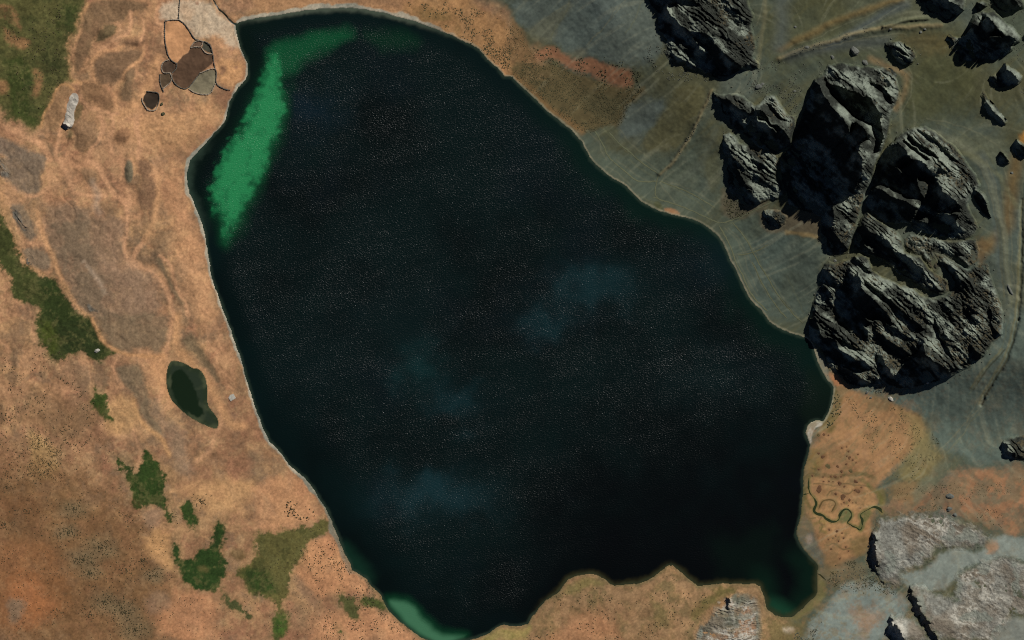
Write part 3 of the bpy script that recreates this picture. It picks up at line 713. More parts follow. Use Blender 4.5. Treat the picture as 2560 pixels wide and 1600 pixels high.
for pts, w, c in [(CH, 9, (118, 112, 62)), (T(3, 3, [(700, 310), (750, 290), (770, 330), (700, 380)]), 16, (112, 116, 72)), (T(3, 3, [(880, 330), (980, 300), (900, 380), (870, 450)]), 14, (104, 106, 62)), (T(3, 3, [(480, 270), (510, 200), (570, 180), (620, 190), (645, 230), (600, 300)]), 7, (134, 108, 66)), (T(3, 2, [(350, 1490), (430, 1460), (560, 1470), (660, 1490), (780, 1450), (900, 1450), (990, 1480)]), 9, (104, 92, 54)), (T(3, 2, [(380, 1320), (460, 1360), (440, 1460)]), 8, (120, 104, 60)), (T(3, 3, [(430, 420), (520, 380), (540, 420), (480, 470), (540, 500)]), 7, (150, 124, 72)), (T(3, 3, [(400, 260), (360, 200), (350, 100), (370, 0)]), 9, (112, 96, 56)), (T(3, 3, [(330, 0), (345, 140), (325, 300), (290, 420)]), 8, (98, 92, 52)), (T(3, 3, [(900, 0), (980, 80), (1060, 140), (1080, 230)]), 11, (116, 108, 60))]:
    line(c, pts, w, 4, 2, a=.95)
for pts in (T(3, 2, [(340, 1500), (400, 1440), (470, 1470), (540, 1440), (600, 1460), (660, 1440), (730, 1470), (800, 1450), (860, 1470), (940, 1440)]), T(3, 2, [(400, 1400), (470, 1430), (440, 1480)]), T(3, 3, [(430, 40), (560, 30), (640, 60), (740, 20), (850, 50), (960, 60)]), T(3, 3, [(560, 130), (600, 90), (680, 100), (760, 130), (800, 90)]), T(3, 3, [(500, 350), (460, 400), (520, 430), (480, 500)]), T(3, 3, [(560, 620), (640, 600), (700, 660), (780, 640)]), T(3, 3, [(350, 320), (380, 360), (440, 350)])):
    line((86, 80, 48), pts, 3.2, 1.8, 3, a=.75)
area((108, 106, 90), T(3, 3, [(280, 380), (350, 330), (410, 460), (480, 620), (560, 760), (470, 800), (400, 720), (295, 590), (265, 510)]), 6, 4, .9)
blob((168, 150, 130), 1920 + 390 / 3.78, 1200 + 570 / 3.78, 10, 10, a=.9)
area((190, 182, 164), T(3, 2, [(370, 1110), (355, 1060), (370, 1000), (410, 960), (470, 945), (515, 965), (510, 1000), (440, 1020), (415, 1080), (412, 1170), (390, 1165)]), 2, 1, .95, fine=.6)
area((132, 128, 108), T(3, 2, [(380, 160), (440, 230), (500, 330), (550, 420), (580, 510), (610, 600), (560, 580), (480, 420), (420, 240)]), 5, 3, .9)
area((182, 122, 82), T(3, 2, [(560, 470), (640, 520), (740, 590), (770, 650), (680, 640), (620, 600)]), 5, 3, .8, k=1.2)
area((150, 112, 82), T(3, 3, [(1300, 310), (1120, 340), (1090, 280), (1200, 200), (1500, 60), (1700, -60), (2600, -120), (2600, 520), (2250, 480), (2050, 400), (1850, 320), (1600, 280)]), 20, 16, .7, k=1.05)
area((168, 120, 84), T(3, 3, [(1300, 310), (1200, 200), (1700, -60), (2600, -120), (2600, 520), (2250, 480), (1850, 320)]), 12, 12, .7, patchy=.3, pn=MT1, k=1.05)
area((110, 106, 82), T(3, 3, [(1300, 310), (1200, 200), (1700, -60), (2600, -120), (2600, 520), (2250, 480), (1850, 320)]), 12, 12, .6, patchy=.4, pn=MT2, k=1.05)
area((138, 112, 76), T(3, 3, [(1150, 40), (1350, -20), (1500, 60), (1460, 180), (1300, 220), (1160, 180)]), 12, 8, .8, k=1.2)
area((112, 112, 88), T(3, 3, [(1400, 40), (1600, -200), (1700, -180), (1540, 80), (1440, 250), (1360, 240)]), 10, 8, .7, k=1.1)
area((128, 136, 126), T(3, 3, [(480, 1300), (640, 1080), (720, 980), (1040, 940), (1200, 1060), (1340, 1140), (1320, 1250), (1130, 1330), (1120, 1560), (300, 1560)]), 12, 8, .85, k=1.15)
area((134, 140, 128), T(3, 3, [(1270, 860), (1560, 800), (1640, 640), (2050, 660), (2130, 500), (2600, 580), (2600, 820), (2300, 720), (1900, 800), (1740, 960), (1640, 1080), (1340, 1000), (1290, 960)]), 8, 7, .9, k=1.15)
area((158, 122, 92), T(3, 3, [(760, 1240), (900, 1200), (1080, 1260), (1000, 1400), (900, 1512), (860, 1340)]), 16, 10, .6, k=1.1)
area((182, 134, 94), T(3, 3, [(2060, 600), (2140, 560), (2200, 620), (2080, 700)]), 8, 6, .7)
area((120, 106, 78), T(3, 3, [(560, 800), (860, 740), (960, 820), (900, 940), (720, 980), (560, 1040), (480, 880)]), 12, 8, .7)
area((120, 110, 66), T(3, 3, [(465, 880), (540, 940), (560, 1080), (420, 1240), (280, 1330), (60, 1320), (220, 1300), (380, 1160), (465, 1050)]), 6, 5, .85)
area((110, 98, 60), T(3, 3, [(-60, 1260), (60, 1320), (280, 1330), (400, 1300), (300, 1560), (-80, 1560)]), 12, 8, .85)
area((186, 168, 140), T(3, 3, [(150, 1390), (240, 1380), (260, 1420), (180, 1450), (140, 1430)]), 6, 4, .85)
area((132, 134, 122), T(3, 3, [(2200, 1290), (2650, 1280), (2650, 1650), (2000, 1650), (2100, 1520)]), 12, 8, .9, k=1.1)
HUM = [(T(3, 2, [(x, y)])[0], r) for x, y, r in [(480, 1090, 25), (530, 1085, 18), (572, 1090, 12), (700, 1210, 14), (740, 1200, 10), (760, 1240, 14), (850, 1270, 10), (745, 1285, 14), (775, 1302, 20), (802, 1325, 13), (570, 1392, 38), (480, 1415, 16), (660, 1382, 24), (742, 1365, 16), (790, 1422, 32), (700, 1432, 20), (640, 1482, 22), (522, 1482, 12), (596, 1478, 14), (832, 1350, 10), (690, 1480, 16), (520, 1290, 26), (480, 1260, 16), (420, 1470, 14)]] + \
      [(T(3, 3, [(x, y)])[0], r) for x, y, r in [(490, 92, 46), (680, 35, 27), (722, 62, 15), (832, 18, 28), (862, 112, 32), (826, 98, 18), (882, 70, 13), (640, 132, 24), (715, 162, 36), (772, 190, 17), (870, 265, 8), (652, 480, 18), (578, 470, 15), (700, 502, 10), (716, 548, 13), (665, 576, 14), (612, 552, 10), (600, 650, 12), (735, 634, 12), (640, 530, 10), (570, 562, 10), (525, 12, 11), (576, 12, 10), (760, 240, 8), (800, 215, 8), (832, 215, 8), (720, 212, 10), (690, 225, 8), (615, 15, 9), (680, 740, 12), (760, 670, 10)]]
for (hu, hv), hr in HUM:
    blob((132, 96, 64), hu, hv, hr / 3.78 * 1.5, hr / 3.78 * 1.35, 0, a=.55, soft=.5, warp=1.5)
_r = random.Random(5)
for _ in range(90):
    hu, hv = _r.uniform(2040, 2170), _r.uniform(1120, 1360)
    blob((128, 94, 60) if _r.random() < .6 else (112, 100, 60), hu, hv, _r.uniform(1.5, 5), _r.uniform(1.5, 4), _r.uniform(0, 180), a=_r.uniform(.25, .6), soft=.5, warp=2)
# --- southern peninsula
PENI = T(1, 3, [(1900, 1600), (2080, 1500), (2419, 1390)]) + T(2, 3, [(150, 1370), (420, 1080), (620, 900), (800, 895), (970, 1000), (1280, 950), (1500, 810), (1760, 1000), (2280, 985), (2380, 1150), (2419, 1600), (0, 1600)])
area((150, 120, 80), T(1, 3, [(1900, 1600), (2080, 1500), (2419, 1390)]) + T(2, 3, [(150, 1370), (420, 1080), (620, 900), (800, 895), (970, 1000), (1280, 950), (1500, 810), (1760, 1000), (2280, 985), (2380, 1150), (2419, 1600), (0, 1600)]), 10, 6, .9)
area((112, 98, 64), PENI, 8, 6, .7, patchy=.35, pn=MT1)
area((174, 134, 96), PENI, 8, 6, .6, patchy=.4, pn=MT2)
area((130, 100, 70), PENI, 8, 6, .5, patchy=.45, pn=MT3)
area((184, 130, 90), T(2, 3, [(540, 1330), (700, 1260), (900, 1280), (1000, 1400), (1000, 1560), (180, 1560), (420, 1420)]), 22, 12, .7)
area((124, 112, 66), T(2, 3, [(480, 1050), (560, 940), (700, 900), (840, 930), (920, 990), (700, 1000), (560, 1080)]), 8, 6, .75)
area((114, 100, 60), T(2, 3, [(1340, 1160), (1460, 1150), (1480, 1380), (1360, 1360)]), 14, 10, .6)
area((92, 88, 46), T(2, 3, [(1880, 1060), (2000, 1000), (2090, 1010), (2080, 1070), (1940, 1140), (1760, 1300), (1700, 1340), (1680, 1260), (1780, 1140)]), 10, 7, .8)
area((112, 86, 58), T(2, 3, [(1200, 1230), (1340, 1200), (1360, 1290), (1220, 1320)]), 10, 6, .6)
area((150, 138, 76), T(1, 3, [(2100, 1500), (2280, 1420), (2419, 1400)]) + T(2, 3, [(150, 1380), (190, 1400), (120, 1500), (-300, 1560)]), 10, 6, .7)
blob((214, 200, 176), 580, 994, 1, 1, a=0)

land_w = 1 - cov_e
GM = np.zeros((H, W), dtype=bool)
for s_, m_ in MEADOW:
    GM[s_] |= m_
mottle(.13, land_w * (1 - GM))
paint_mask((slice(None), slice(None)), (GM * smooth(-.1, .6, MT2 + .4 * MT4) * .6).astype(F), (98, 94, 54))
paint_mask((slice(None), slice(None)), (GM * smooth(.1, .7, MT1) * .45).astype(F), (44, 54, 27))
fanw = smooth(1850, 1950, GX) * smooth(850, 950, GY) * (.35 + .65 * smooth(2380, 2200, GX))
paint_mask((slice(None), slice(None)), (fanw * smooth(0, .7, MT1 + .5 * MT4) * .5).astype(F), (128, 108, 72))
paint_mask((slice(None), slice(None)), (fanw * smooth(.1, .7, MT2 - .4 * MT4) * .35).astype(F), (150, 118, 84))
paint_mask((slice(None), slice(None)), (fanw * smooth(2330, 2180, GX + .3 * (GY - 1000)) * smooth(1330, 1150, GY) * smooth(.0, .7, STRK + .5 * MT1) * .5).astype(F), (126, 110, 78))
paint_mask((slice(None), slice(None)), (fanw * smooth(2330, 2180, GX + .3 * (GY - 1000)) * smooth(1330, 1150, GY) * smooth(.1, .7, -STRK + .5 * MT2) * .35).astype(F), (178, 134, 96))
# dry scrub greys the ground where the tussocks stand
for x, y, r in [(780, 750, 100), (960, 640, 130), (850, 880, 90), (1000, 1150, 120), (1180, 1250, 120), (1280, 1420, 130), (1450, 900, 100), (640, 490, 90), (700, 270, 110)]:
    blob((116, 104, 76), x / 3.78, 1200 + y / 3.78, r / 3.78 * 1.2, r / 3.78 * .8, 0, a=.5, soft=.7, warp=8)

# --- shore: pale gravel where the photograph shows it, darker wet edge elsewhere
west_shore = smooth(1250, 1050, GX + 0.2 * GY) * smooth(1560, 1480, GY)
bw = 5 + 6 * smooth(700, 500, GX) * smooth(300, 420, GY) * smooth(620, 430, GY) + 3 * smooth(60, 0, np.abs(GX - 640)) + 2.5 * NB + 6 * smooth(1120, 1280, GY) * smooth(1500, 1400, GY)
bw = bw + 8 * smooth(140, 40, GY) * smooth(560, 640, GX) * smooth(1250, 900, GX)
bw = bw * (.45 + .75 * smooth(-.5, .5, fbm(GX, GY, 55, 3, 19)))
bm = smooth(bw + 2.5, bw - 2.5, LS + 1.2 * NC) * west_shore
paint_mask((slice(None), slice(None)), bm.astype(F), mixcol(mixcol(alb((150, 146, 128)), alb((176, 164, 140)), smooth(-.5, .5, NB)), alb((122, 120, 102)), smooth(1150, 1260, GY)))
bme = smooth(6 + 2 * NB, 2, LS) * (1 - west_shore) * smooth(700, 760, GX) * smooth(1130, 1030, GY)
paint_mask((slice(None), slice(None)), (bme * .8).astype(F), mixcol(alb((150, 140, 112), 1.25), alb((124, 120, 96), 1.25), smooth(-.5, .5, NB)))
bms = smooth(9 + 3 * NB, 1, LS) * smooth(1090, 1180, GY) * (1 - west_shore)
paint_mask((slice(None), slice(None)), (bms * .6).astype(F), alb((104, 96, 64)))
# wet lake edge: thin darker line above the gravel on the west side
ws = smooth(3, 0, np.abs(LS - bw - 4)) * west_shore * smooth(-.1, .4, NC + NB)
paint_mask((slice(None), slice(None)), (ws * .45).astype(F), alb((112, 84, 58)))
BEACH = ((bm > .5) | (bme > .5)) & (LS > -3)
wet = smooth(3, -1, PS)
paint_mask((slice(None), slice(None)), (smooth(5, 1, PS) * .6).astype(F), alb((96, 92, 60)))

# sandy moraine ribs and gullies as real relief
RIB = T(2, 0, [(1890, 860), (1800, 1060), (1700, 1260), (1600, 1420), (1540, 1512)]) + T(2, 1, [(1500, 40), (1440, 90), (1390, 130)])
raise_line(RIB, 1.7, 5)
line((140, 124, 88), RIB, 6, 4, 2, a=.6, k=1.2)
raise_line(T(3, 0, [(100, 560), (350, 470), (600, 390), (850, 320), (1080, 270), (1400, 260), (1620, 240)]), 1.8, 8)
raise_line(T(3, 0, [(260, 400), (520, 250), (860, 110), (1250, 10)]), 1.2, 10)
raise_line(T(3, 0, [(1080, 260), (1300, 200), (1500, 180)]), 2.5, 5)
raise_line(T(3, 2, [(2350, 0), (2310, 180), (2240, 400), (2140, 550), (2050, 700), (2010, 800)]), -1.6, 4)
raise_line(T(3, 1, [(2380, 380), (2385, 700), (2380, 1100), (2350, 1512)]), -1.5, 4)
raise_line(T(0, 0, [(2010, -20), (2060, 80), (2130, 140), (2180, 200), (2250, 250)]), -0.8, 3)
mound(322, 428, 13, 30, 3, 3.0)
blob((104, 98, 78), 322, 430, 11, 28, 2, a=.9, soft=.25, warp=2)
mound(176, 345, 9, 14, 10, 1.5)
raise_line(T(0, 2, [(1780, 180), (1900, 330), (2000, 480), (2070, 620)]), -0.4, 10)
ALB = np.clip(ALB, 0.004, 0.8)


# stones sorted by gravity: streaks that follow the fall line of the scree
ja, jb = np.searchsorted(U, 1140), np.searchsorted(U, 2600)
ia, ib = np.searchsorted(V, -40), np.searchsorted(V, 1640)
fs_ = (slice(ia, ib), slice(ja, jb))
hb = (dcap * (0.035 + 0.27 * ne + 0.06 * se))[fs_].astype(np.float64)
for cxx, cyy, rr_, hh_ in [(1760, 60, 110, 30), (2060, 400, 130, 45), (2310, 440, 130, 40), (2260, 800, 210, 45), (1830, 380, 80, 22), (2470, 100, 90, 34), (2290, 1360, 160, 10)]:
    hb += hh_ * np.exp(-((GX[fs_] - cxx) ** 2 + (GY[fs_] - cyy) ** 2) / (2 * rr_ ** 2))
gy2, gx2 = np.gradient(hb)
gm = np.hypot(gx2, gy2) + 1e-9
gx2, gy2 = gx2 / gm, gy2 / gm
wn1 = rng.random(hb.shape).astype(F)
for _ in range(2):
    for ax_ in (0, 1):
        wn1 = (np.roll(wn1, -1, ax_) + wn1 + np.roll(wn1, 1, ax_)) / 3
acc = np.zeros(hb.shape, F)
I0, J0 = np.mgrid[0:hb.shape[0], 0:hb.shape[1]].astype(F)
for sg in (1, -1):
    pi2, pj2 = I0.copy(), J0.copy()
    for _ in range(32):
        a_ = np.clip(np.rint(pi2), 0, hb.shape[0] - 1).astype(np.int32); b_ = np.clip(np.rint(pj2), 0, hb.shape[1] - 1).astype(np.int32)
        acc += wn1[a_, b_]
        pi2 = pi2 + sg * gy2[a_, b_]; pj2 = pj2 + sg * gx2[a_, b_]
acc = (acc - acc.mean()) / acc.std()
FLOW = np.zeros((H, W), F)
FLOW[fs_] = acc
paint_mask((slice(None), slice(None)), (smooth(.8, 2.6, FLOW + .8 * NA) * .28 * cov_e).astype(F), (128, 126, 102), 1.15)
ALB *= (1 + np.clip(FLOW, -2, 2) * .06 * cov_e)[..., None]
ALB *= (1 + (0.08 * NB + 0.13 * NC + 0.14 * ND_ + .08 * MT4) * (1 - .72 * cov_e) + .10 * STRK * cov_e)[..., None]
ALB = np.clip(ALB, 0.004, 0.8)


def zat(u, v):
    u = np.asarray(u, dtype=np.float64); v = np.asarray(v, dtype=np.float64)
    j = np.clip(np.searchsorted(U, u) - 1, 0, W - 2)
    i = np.clip(np.searchsorted(V, v) - 1, 0, H - 2)
    a = (u - U[j]) / (U[j + 1] - U[j]); b = (v - V[i]) / (V[i + 1] - V[i])
    return (Z[i, j] * (1 - a) * (1 - b) + Z[i, j + 1] * a * (1 - b) + Z[i + 1, j] * (1 - a) * b + Z[i + 1, j + 1] * a * b)


# ------------------------------------------------------------------ pens: floors painted into their own pieces of ground
PENS = [  # label, floor colour, floor outline, list of (wall polyline, pale?)
    ('small brown stone pen at the north tip of the walled cluster', (118, 93, 73), [(1880, 380), (1922, 392), (1900, 442), (1800, 450), (1830, 400)],
     [([(1800, 450), (1830, 402), (1880, 380), (1920, 390)], 1), ([(1800, 450), (1850, 442), (1900, 446), (1910, 420), (1920, 392)], 1)]),
    ('small dark grey stone pen on the north-east corner of the cluster', (76, 73, 60), [(1922, 395), (1990, 420), (2010, 505), (1960, 492), (1908, 458)],
     [([(1920, 388), (1960, 402), (1992, 430), (2012, 508)], 0), ([(1902, 448), (1935, 492), (1965, 510), (2012, 510)], 1)]),
    ('largest walled pen with a dark brown dung floor', (94, 71, 53), [(1800, 452), (1900, 448), (1930, 500), (2010, 520), (2004, 600), (1900, 685), (1840, 760), (1790, 825), (1730, 840), (1660, 790), (1625, 720), (1660, 650), (1678, 590), (1740, 520), (1780, 500)],
     [([(1672, 600), (1668, 650), (1625, 690), (1625, 740), (1660, 800), (1730, 842), (1780, 832), (1830, 770), (1890, 692)], 0), ([(2014, 512), (2022, 600), (2034, 650)], 0)]),
    ('walled pen with a pale grey-green floor beside the lake shore', (128, 118, 93), [(1890, 695), (1990, 655), (2038, 670), (2042, 780), (1990, 890), (1900, 890), (1830, 870), (1782, 832)],
     [([(1890, 690), (1990, 650), (2034, 650)], 1), ([(2034, 650), (2050, 690), (2036, 790), (2110, 838), (2172, 852)], 0), ([(1782, 836), (1830, 872), (1900, 892), (1990, 892), (2036, 790)], 1)]),
    ('dark brown stone pen on the west side of the cluster', (80, 63, 49), [(1530, 600), (1580, 560), (1650, 590), (1668, 640), (1640, 690), (1560, 690), (1530, 660)],
     [([(1600, 562), (1540, 585), (1524, 640), (1540, 690), (1610, 690)], 1)]),
    ('small brown stone pen at the south-west corner of the cluster', (98, 80, 60), [(1516, 700), (1612, 692), (1622, 768), (1542, 830), (1518, 780)],
     [([(1512, 700), (1512, 780), (1530, 830), (1548, 868)], 0), ([(1612, 690), (1630, 765), (1545, 835)], 1)]),
    ('isolated square stone pen with an almost black floor', (58, 47, 37), [(1390, 870), (1440, 874), (1495, 880), (1500, 940), (1480, 1000), (1440, 1036), (1385, 1010), (1350, 950), (1362, 910)],
     [([(1385, 862), (1440, 868), (1500, 874), (1508, 940), (1488, 1005)], 0), ([(1345, 920), (1342, 955), (1380, 1016), (1400, 1045), (1470, 1045), (1488, 1008)], 1)]),
    ('large orange-floored paddock walled in dark stone, north of the pens', (194, 142, 98), [(1575, 205), (1690, 192), (1750, 240), (1836, 378), (1790, 470), (1700, 540), (1670, 592), (1600, 535), (1568, 400)],
     [([(1560, 200), (1555, 340), (1570, 450), (1592, 535), (1632, 582), (1672, 600)], 0), ([(1560, 195), (1620, 186), (1690, 186)], 1), ([(1690, 186), (1750, 228), (1790, 290), (1842, 372), (1880, 380)], 0), ([(1704, -60), (1700, 0), (1692, 100), (1690, 186)], 0)]),
]
CL = np.zeros((H, W), dtype=np.int16)
CL[cov_e > .5] = 2
for s, m in MEADOW:
    CL[s][m] = 1
CL[BEACH] = 3
for i, (lab, c, poly, walls) in enumerate(PENS):
    p = T(0, 0, poly)
    s = window(p, 6)
    d = sdf(p, GX[s] + .6 * WBu[s], GY[s] + .6 * WBv[s])
    ins = smooth(1.5, -.5, d)
    paint_mask(s, ins.astype(F), alb(c))
    t = CL[s]
    t[d < 0] = 10 + i
    ALB[s] *= (1 + ins * (.22 * NB[s] + .08 * NC[s]))[..., None]
# flatten the ground under the pens a little, keep lake floor only near the shore
keep = (LS > -22)
pts3 = np.stack([wx(GX), wy(GY), Z], -1).reshape(-1, 3).astype(F)
alb3 = ALB.reshape(-1, 3)
idx = np.arange(H * W, dtype=np.int32).reshape(H, W)
quads = np.stack([idx[1:, :-1], idx[1:, 1:], idx[:-1, 1:], idx[:-1, :-1]], -1)
fkeep = keep[1:, :-1] | keep[1:, 1:] | keep[:-1, 1:] | keep[:-1, :-1]
fcl = CL[:-1, :-1]


def patch(name, mask, mat, parent=None):
    q = quads[mask]
    used, inv = np.unique(q.ravel(), return_inverse=True)
    return mesh_object(name, pts3[used], inv.reshape(-1, 4), mat, parent, alb3[used])


setprops(patch('ground', fkeep & (fcl == 0), MAT_GROUND), 'dry tan grassland around the western and southern shore', 'ground', kind='structure')
setprops(patch('scree_slope', fkeep & (fcl == 2), MAT_SCREE), 'grey-green scree slopes rising from the eastern shore', 'terrain', kind='structure')
setprops(patch('beach', fkeep & (fcl == 3), MAT_BEACH), 'narrow band of pale gravel along the lake edge', 'beach', kind='structure')
setprops(patch('grass', fkeep & (fcl == 1), MAT_GRASS), 'dark green boggy grass in patches on the western side', 'grass', kind='stuff')

# ------------------------------------------------------------------ lake
lu = np.arange(430, 2110, 3.0, dtype=F)
lv = np.arange(0, 1640, 3.0, dtype=F)
LX, LY = np.meshgrid(lu, lv)
ls = sdf(LAKE, LX, LY)
wa, wb = fbm(LX, LY, 46, 3, 1), fbm(LX, LY, 46, 3, 2)
wc, wd_ = fbm(LX, LY, 13, 3, 3), fbm(LX, LY, 13, 3, 4)
lc = np.empty(LX.shape + (4,), dtype=F)


def lpaint(m, c):
    a = m[..., None]
    lc[..., :3] = lc[..., :3] * (1 - a) + alb(c) * a


big = fbm(LX, LY, 220, 4, 11)
lc[..., :3] = alb((1, 11, 10))
lpaint(smooth(-.6, .6, big), (3, 20, 19))
lpaint((smooth(-90, -10, ls + 20 * wa) * smooth(1250, 1500, LX) * smooth(1050, 950, LY) * .7).astype(F), (4, 30, 22))
lpaint(smooth(0.1, .9, fbm(LX, LY, 160, 3, 12)) * .5, (5, 18, 22))
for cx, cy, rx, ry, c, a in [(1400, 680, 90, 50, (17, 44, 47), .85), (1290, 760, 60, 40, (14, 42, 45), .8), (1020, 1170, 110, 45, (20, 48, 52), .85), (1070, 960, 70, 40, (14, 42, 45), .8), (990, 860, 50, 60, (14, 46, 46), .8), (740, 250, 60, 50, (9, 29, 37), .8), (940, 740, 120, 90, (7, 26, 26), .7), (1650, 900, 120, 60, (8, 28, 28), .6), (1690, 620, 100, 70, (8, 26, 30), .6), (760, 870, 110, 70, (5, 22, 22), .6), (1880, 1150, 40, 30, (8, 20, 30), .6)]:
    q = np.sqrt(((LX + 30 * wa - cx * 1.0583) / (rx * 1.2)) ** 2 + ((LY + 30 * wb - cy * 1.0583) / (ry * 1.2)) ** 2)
    lpaint((np.exp(-q * q * 1.2) * a).astype(F), c)  # hazy teal surface sheen, painted into the water colour
calm = smooth(1000, 1480, LY + 60 * wa + 0.30 * (LX - 1400)) * smooth(1080, 1560, LX + 60 * wb)
lpaint((calm * .95).astype(F), (1, 3, 4))
# shoal: pale green silt under shallow water in the north-west
SHOAL = chaikin(G([(650, 118), (668, 170), (678, 230), (668, 290), (648, 350), (612, 430), (572, 508), (540, 572), (527, 566), (518, 505), (499, 450), (506, 402), (522, 385), (538, 345), (566, 312), (588, 275), (594, 240), (612, 205), (626, 165)]))
dA = sdf(SHOAL, LX + 9 * wc + 5 * wa, LY + 11 * wd_ + 5 * wb) - 3
dAs = sdf(SHOAL, LX + 10 * wa, LY + 10 * wb)
cxs = LX - (700 - (LY - 120) * 0.36)
lpaint((smooth(34, -10, dAs) * smooth(-40, 40, cxs + 50) * .55).astype(F), (8, 60, 32))
ARM = chaikin(G([(628, 108), (700, 92), (770, 80), (822, 68), (826, 88), (770, 112), (715, 138), (690, 165), (660, 180), (640, 150)]))
lpaint((smooth(22, -16, sdf(ARM, LX + 10 * wa, LY + 8 * wb)) * .75).astype(F), (14, 82, 46))
lpaint((smooth(30, -10, sdf(G([(860, 84), (960, 82), (990, 100), (900, 110)]), LX + 14 * wa, LY + 10 * wb)) * .5).astype(F), (6, 52, 28))
rs = smooth(-10, 60, cxs + 30)          # fades towards deep water on the lake side
lpaint((smooth(6, -8, dA) * (1 - rs) * .95 + smooth(16, -52, dAs) * rs * .95).astype(F), (26, 108, 62))
lpaint((smooth(-2, -26, dA + 8 * fbm(LX, LY, 26, 4, 16, .6)) * .85).astype(F), (42, 136, 80))
lpaint((smooth(.2, .9, fbm(LX, LY, 18, 4, 17, .6)) * smooth(20, -20, dA) * .35).astype(F), (14, 70, 42))
# weed band between the shoal and the beach
lpaint((smooth(-55, -20, ls) * smooth(760, 640, LX) * smooth(640, 500, LY) * smooth(0, 10, dA)).astype(F) * .5, (6, 22, 14))
SH2 = chaikin(T(1, 3, [(1230, 1120), (1300, 1110), (1420, 1150), (1530, 1200), (1560, 1270), (1640, 1330), (1720, 1410), (1900, 1450), (2020, 1470), (1850, 1560), (1700, 1550), (1540, 1470), (1420, 1370), (1310, 1270), (1240, 1190)]))
d2 = sdf(SH2, LX + 5 * wa, LY + 5 * wb)
lpaint((smooth(22, -12, d2) * .7).astype(F), (16, 72, 42))
lpaint((smooth(4, -16, d2) * .85).astype(F), (72, 122, 88))
lpaint((smooth(30, -20, sdf(T(3, 3, [(20, 1160), (120, 1190), (240, 1250), (200, 1300), (80, 1280), (0, 1200)]), LX + 6 * wa, LY + 6 * wb)) * .8).astype(F), (34, 84, 58))
lpaint((smooth(50, -20, sdf(T(2, 3, [(1900, 600), (2419, 500), (2419, 800), (2380, 1000), (2300, 900), (2000, 900)]), LX + 14 * wa, LY + 14 * wb)) * .35).astype(F), (6, 26, 16))
lpaint((smooth(36, -10, sdf(T(1, 3, [(820, 640), (880, 700), (1000, 800), (1060, 900), (960, 870), (860, 760)]), LX + 8 * wa, LY + 8 * wb)) * .5).astype(F), (24, 62, 44))
lpaint((smooth(40, -10, sdf(T(3, 2, [(420, 560), (600, 620), (600, 760), (540, 900), (380, 960), (340, 800)]), LX + 10 * wa, LY + 10 * wb)) * .6).astype(F), (12, 26, 16))
lpaint((smooth(-70, -8, ls + 10 * wa) * smooth(1840, 1920, LX) * smooth(1330, 1420, LY) * .45).astype(F), (11, 42, 27))
# shallow rim
lpaint((smooth(-9, -1, ls + 2 * wc) * .55).astype(F), (52, 66, 52))
nshore = smooth(90, 20, LY - 0.02 * LX) * smooth(560, 680, LX) * smooth(1250, 1000, LX)
lpaint((smooth(-16, -2, ls + 3 * wc) * nshore * .7).astype(F), (84, 92, 76))
wshore = smooth(620, 480, LX) * smooth(330, 400, LY) * smooth(620, 480, LY)
lpaint((smooth(-26, -3, ls + 4 * wc) * wshore * .75).astype(F), (46, 62, 50))
lpaint((smooth(-18, -2, ls + 3 * wc) * smooth(1380, 1430, LY) * smooth(1300, 1400, LX) * .55).astype(F), (58, 54, 28))
wind = 0.88 + 0.13 * fbm(LX, LY, 130, 4, 13)
wind *= 1 + .14 * fbm(LX / 5, LY + .2 * LX, 22, 4, 20) + .08 * fbm(LX, LY, 40, 4, 23)
wind *= smooth(-4, -60, ls) * .85 + .15
wind *= (1 - .6 * calm)
wind *= 1 - .7 * smooth(900, 1150, LY) * smooth(-140, -40, ls) * smooth(1300, 900, LX)
wind *= 1 - .5 * smooth(1700, 1950, LX) * smooth(1000, 1200, LY)
lc[..., 3] = np.clip(wind, .05, 1.3)
li = np.arange(LX.size, dtype=np.int32).reshape(LX.shape)
lq = np.stack([li[1:, :-1], li[1:, 1:], li[:-1, 1:], li[:-1, :-1]], -1)
near = ls < 9
lm = near[1:, :-1] & near[1:, 1:] & near[:-1, 1:] & near[:-1, :-1]
q = lq[lm]
used, inv = np.unique(q.ravel(), return_inverse=True)
lp = np.stack([wx(LX), wy(LY), np.zeros_like(LX)], -1).reshape(-1, 3)
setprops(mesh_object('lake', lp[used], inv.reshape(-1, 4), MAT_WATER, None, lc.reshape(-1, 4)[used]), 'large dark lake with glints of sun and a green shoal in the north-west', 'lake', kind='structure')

# pond
pu = np.arange(408, 560, 2.0, dtype=F)
pv = np.arange(895, 1085, 2.0, dtype=F)
PX, PY = np.meshgrid(pu, pv)
ps = sdf(POND, PX, PY)
pc = np.empty(PX.shape + (4,), dtype=F)
deep = sdf(chaikin(T(0, 2, [(1640, 490), (1710, 470), (1760, 510), (1830, 590), (1860, 680), (1880, 800), (1940, 870), (1890, 920), (1800, 890), (1700, 810), (1625, 700), (1615, 580)])), PX + 4 * fbm(PX, PY, 14, 3, 3), PY + 4 * fbm(PX, PY, 14, 3, 4))
pcol = mixcol(alb((44, 54, 36)), alb((72, 78, 54)), smooth(-.2, .6, fbm(PX, PY, 30, 3, 5)))
pcol = mixcol(pcol, alb((44, 54, 42)), smooth(-3, -12, ps) * .5)
pc[..., :3] = mixcol(pcol, alb((22, 36, 20)), smooth(3, -4, deep))
pc[..., 3] = .4
pi_ = np.arange(PX.size, dtype=np.int32).reshape(PX.shape)
pq = np.stack([pi_[1:, :-1], pi_[1:, 1:], pi_[:-1, 1:], pi_[:-1, :-1]], -1)
pm = ps < 4
pm = pm[1:, :-1] & pm[1:, 1:] & pm[:-1, 1:] & pm[:-1, :-1]
q = pq[pm]
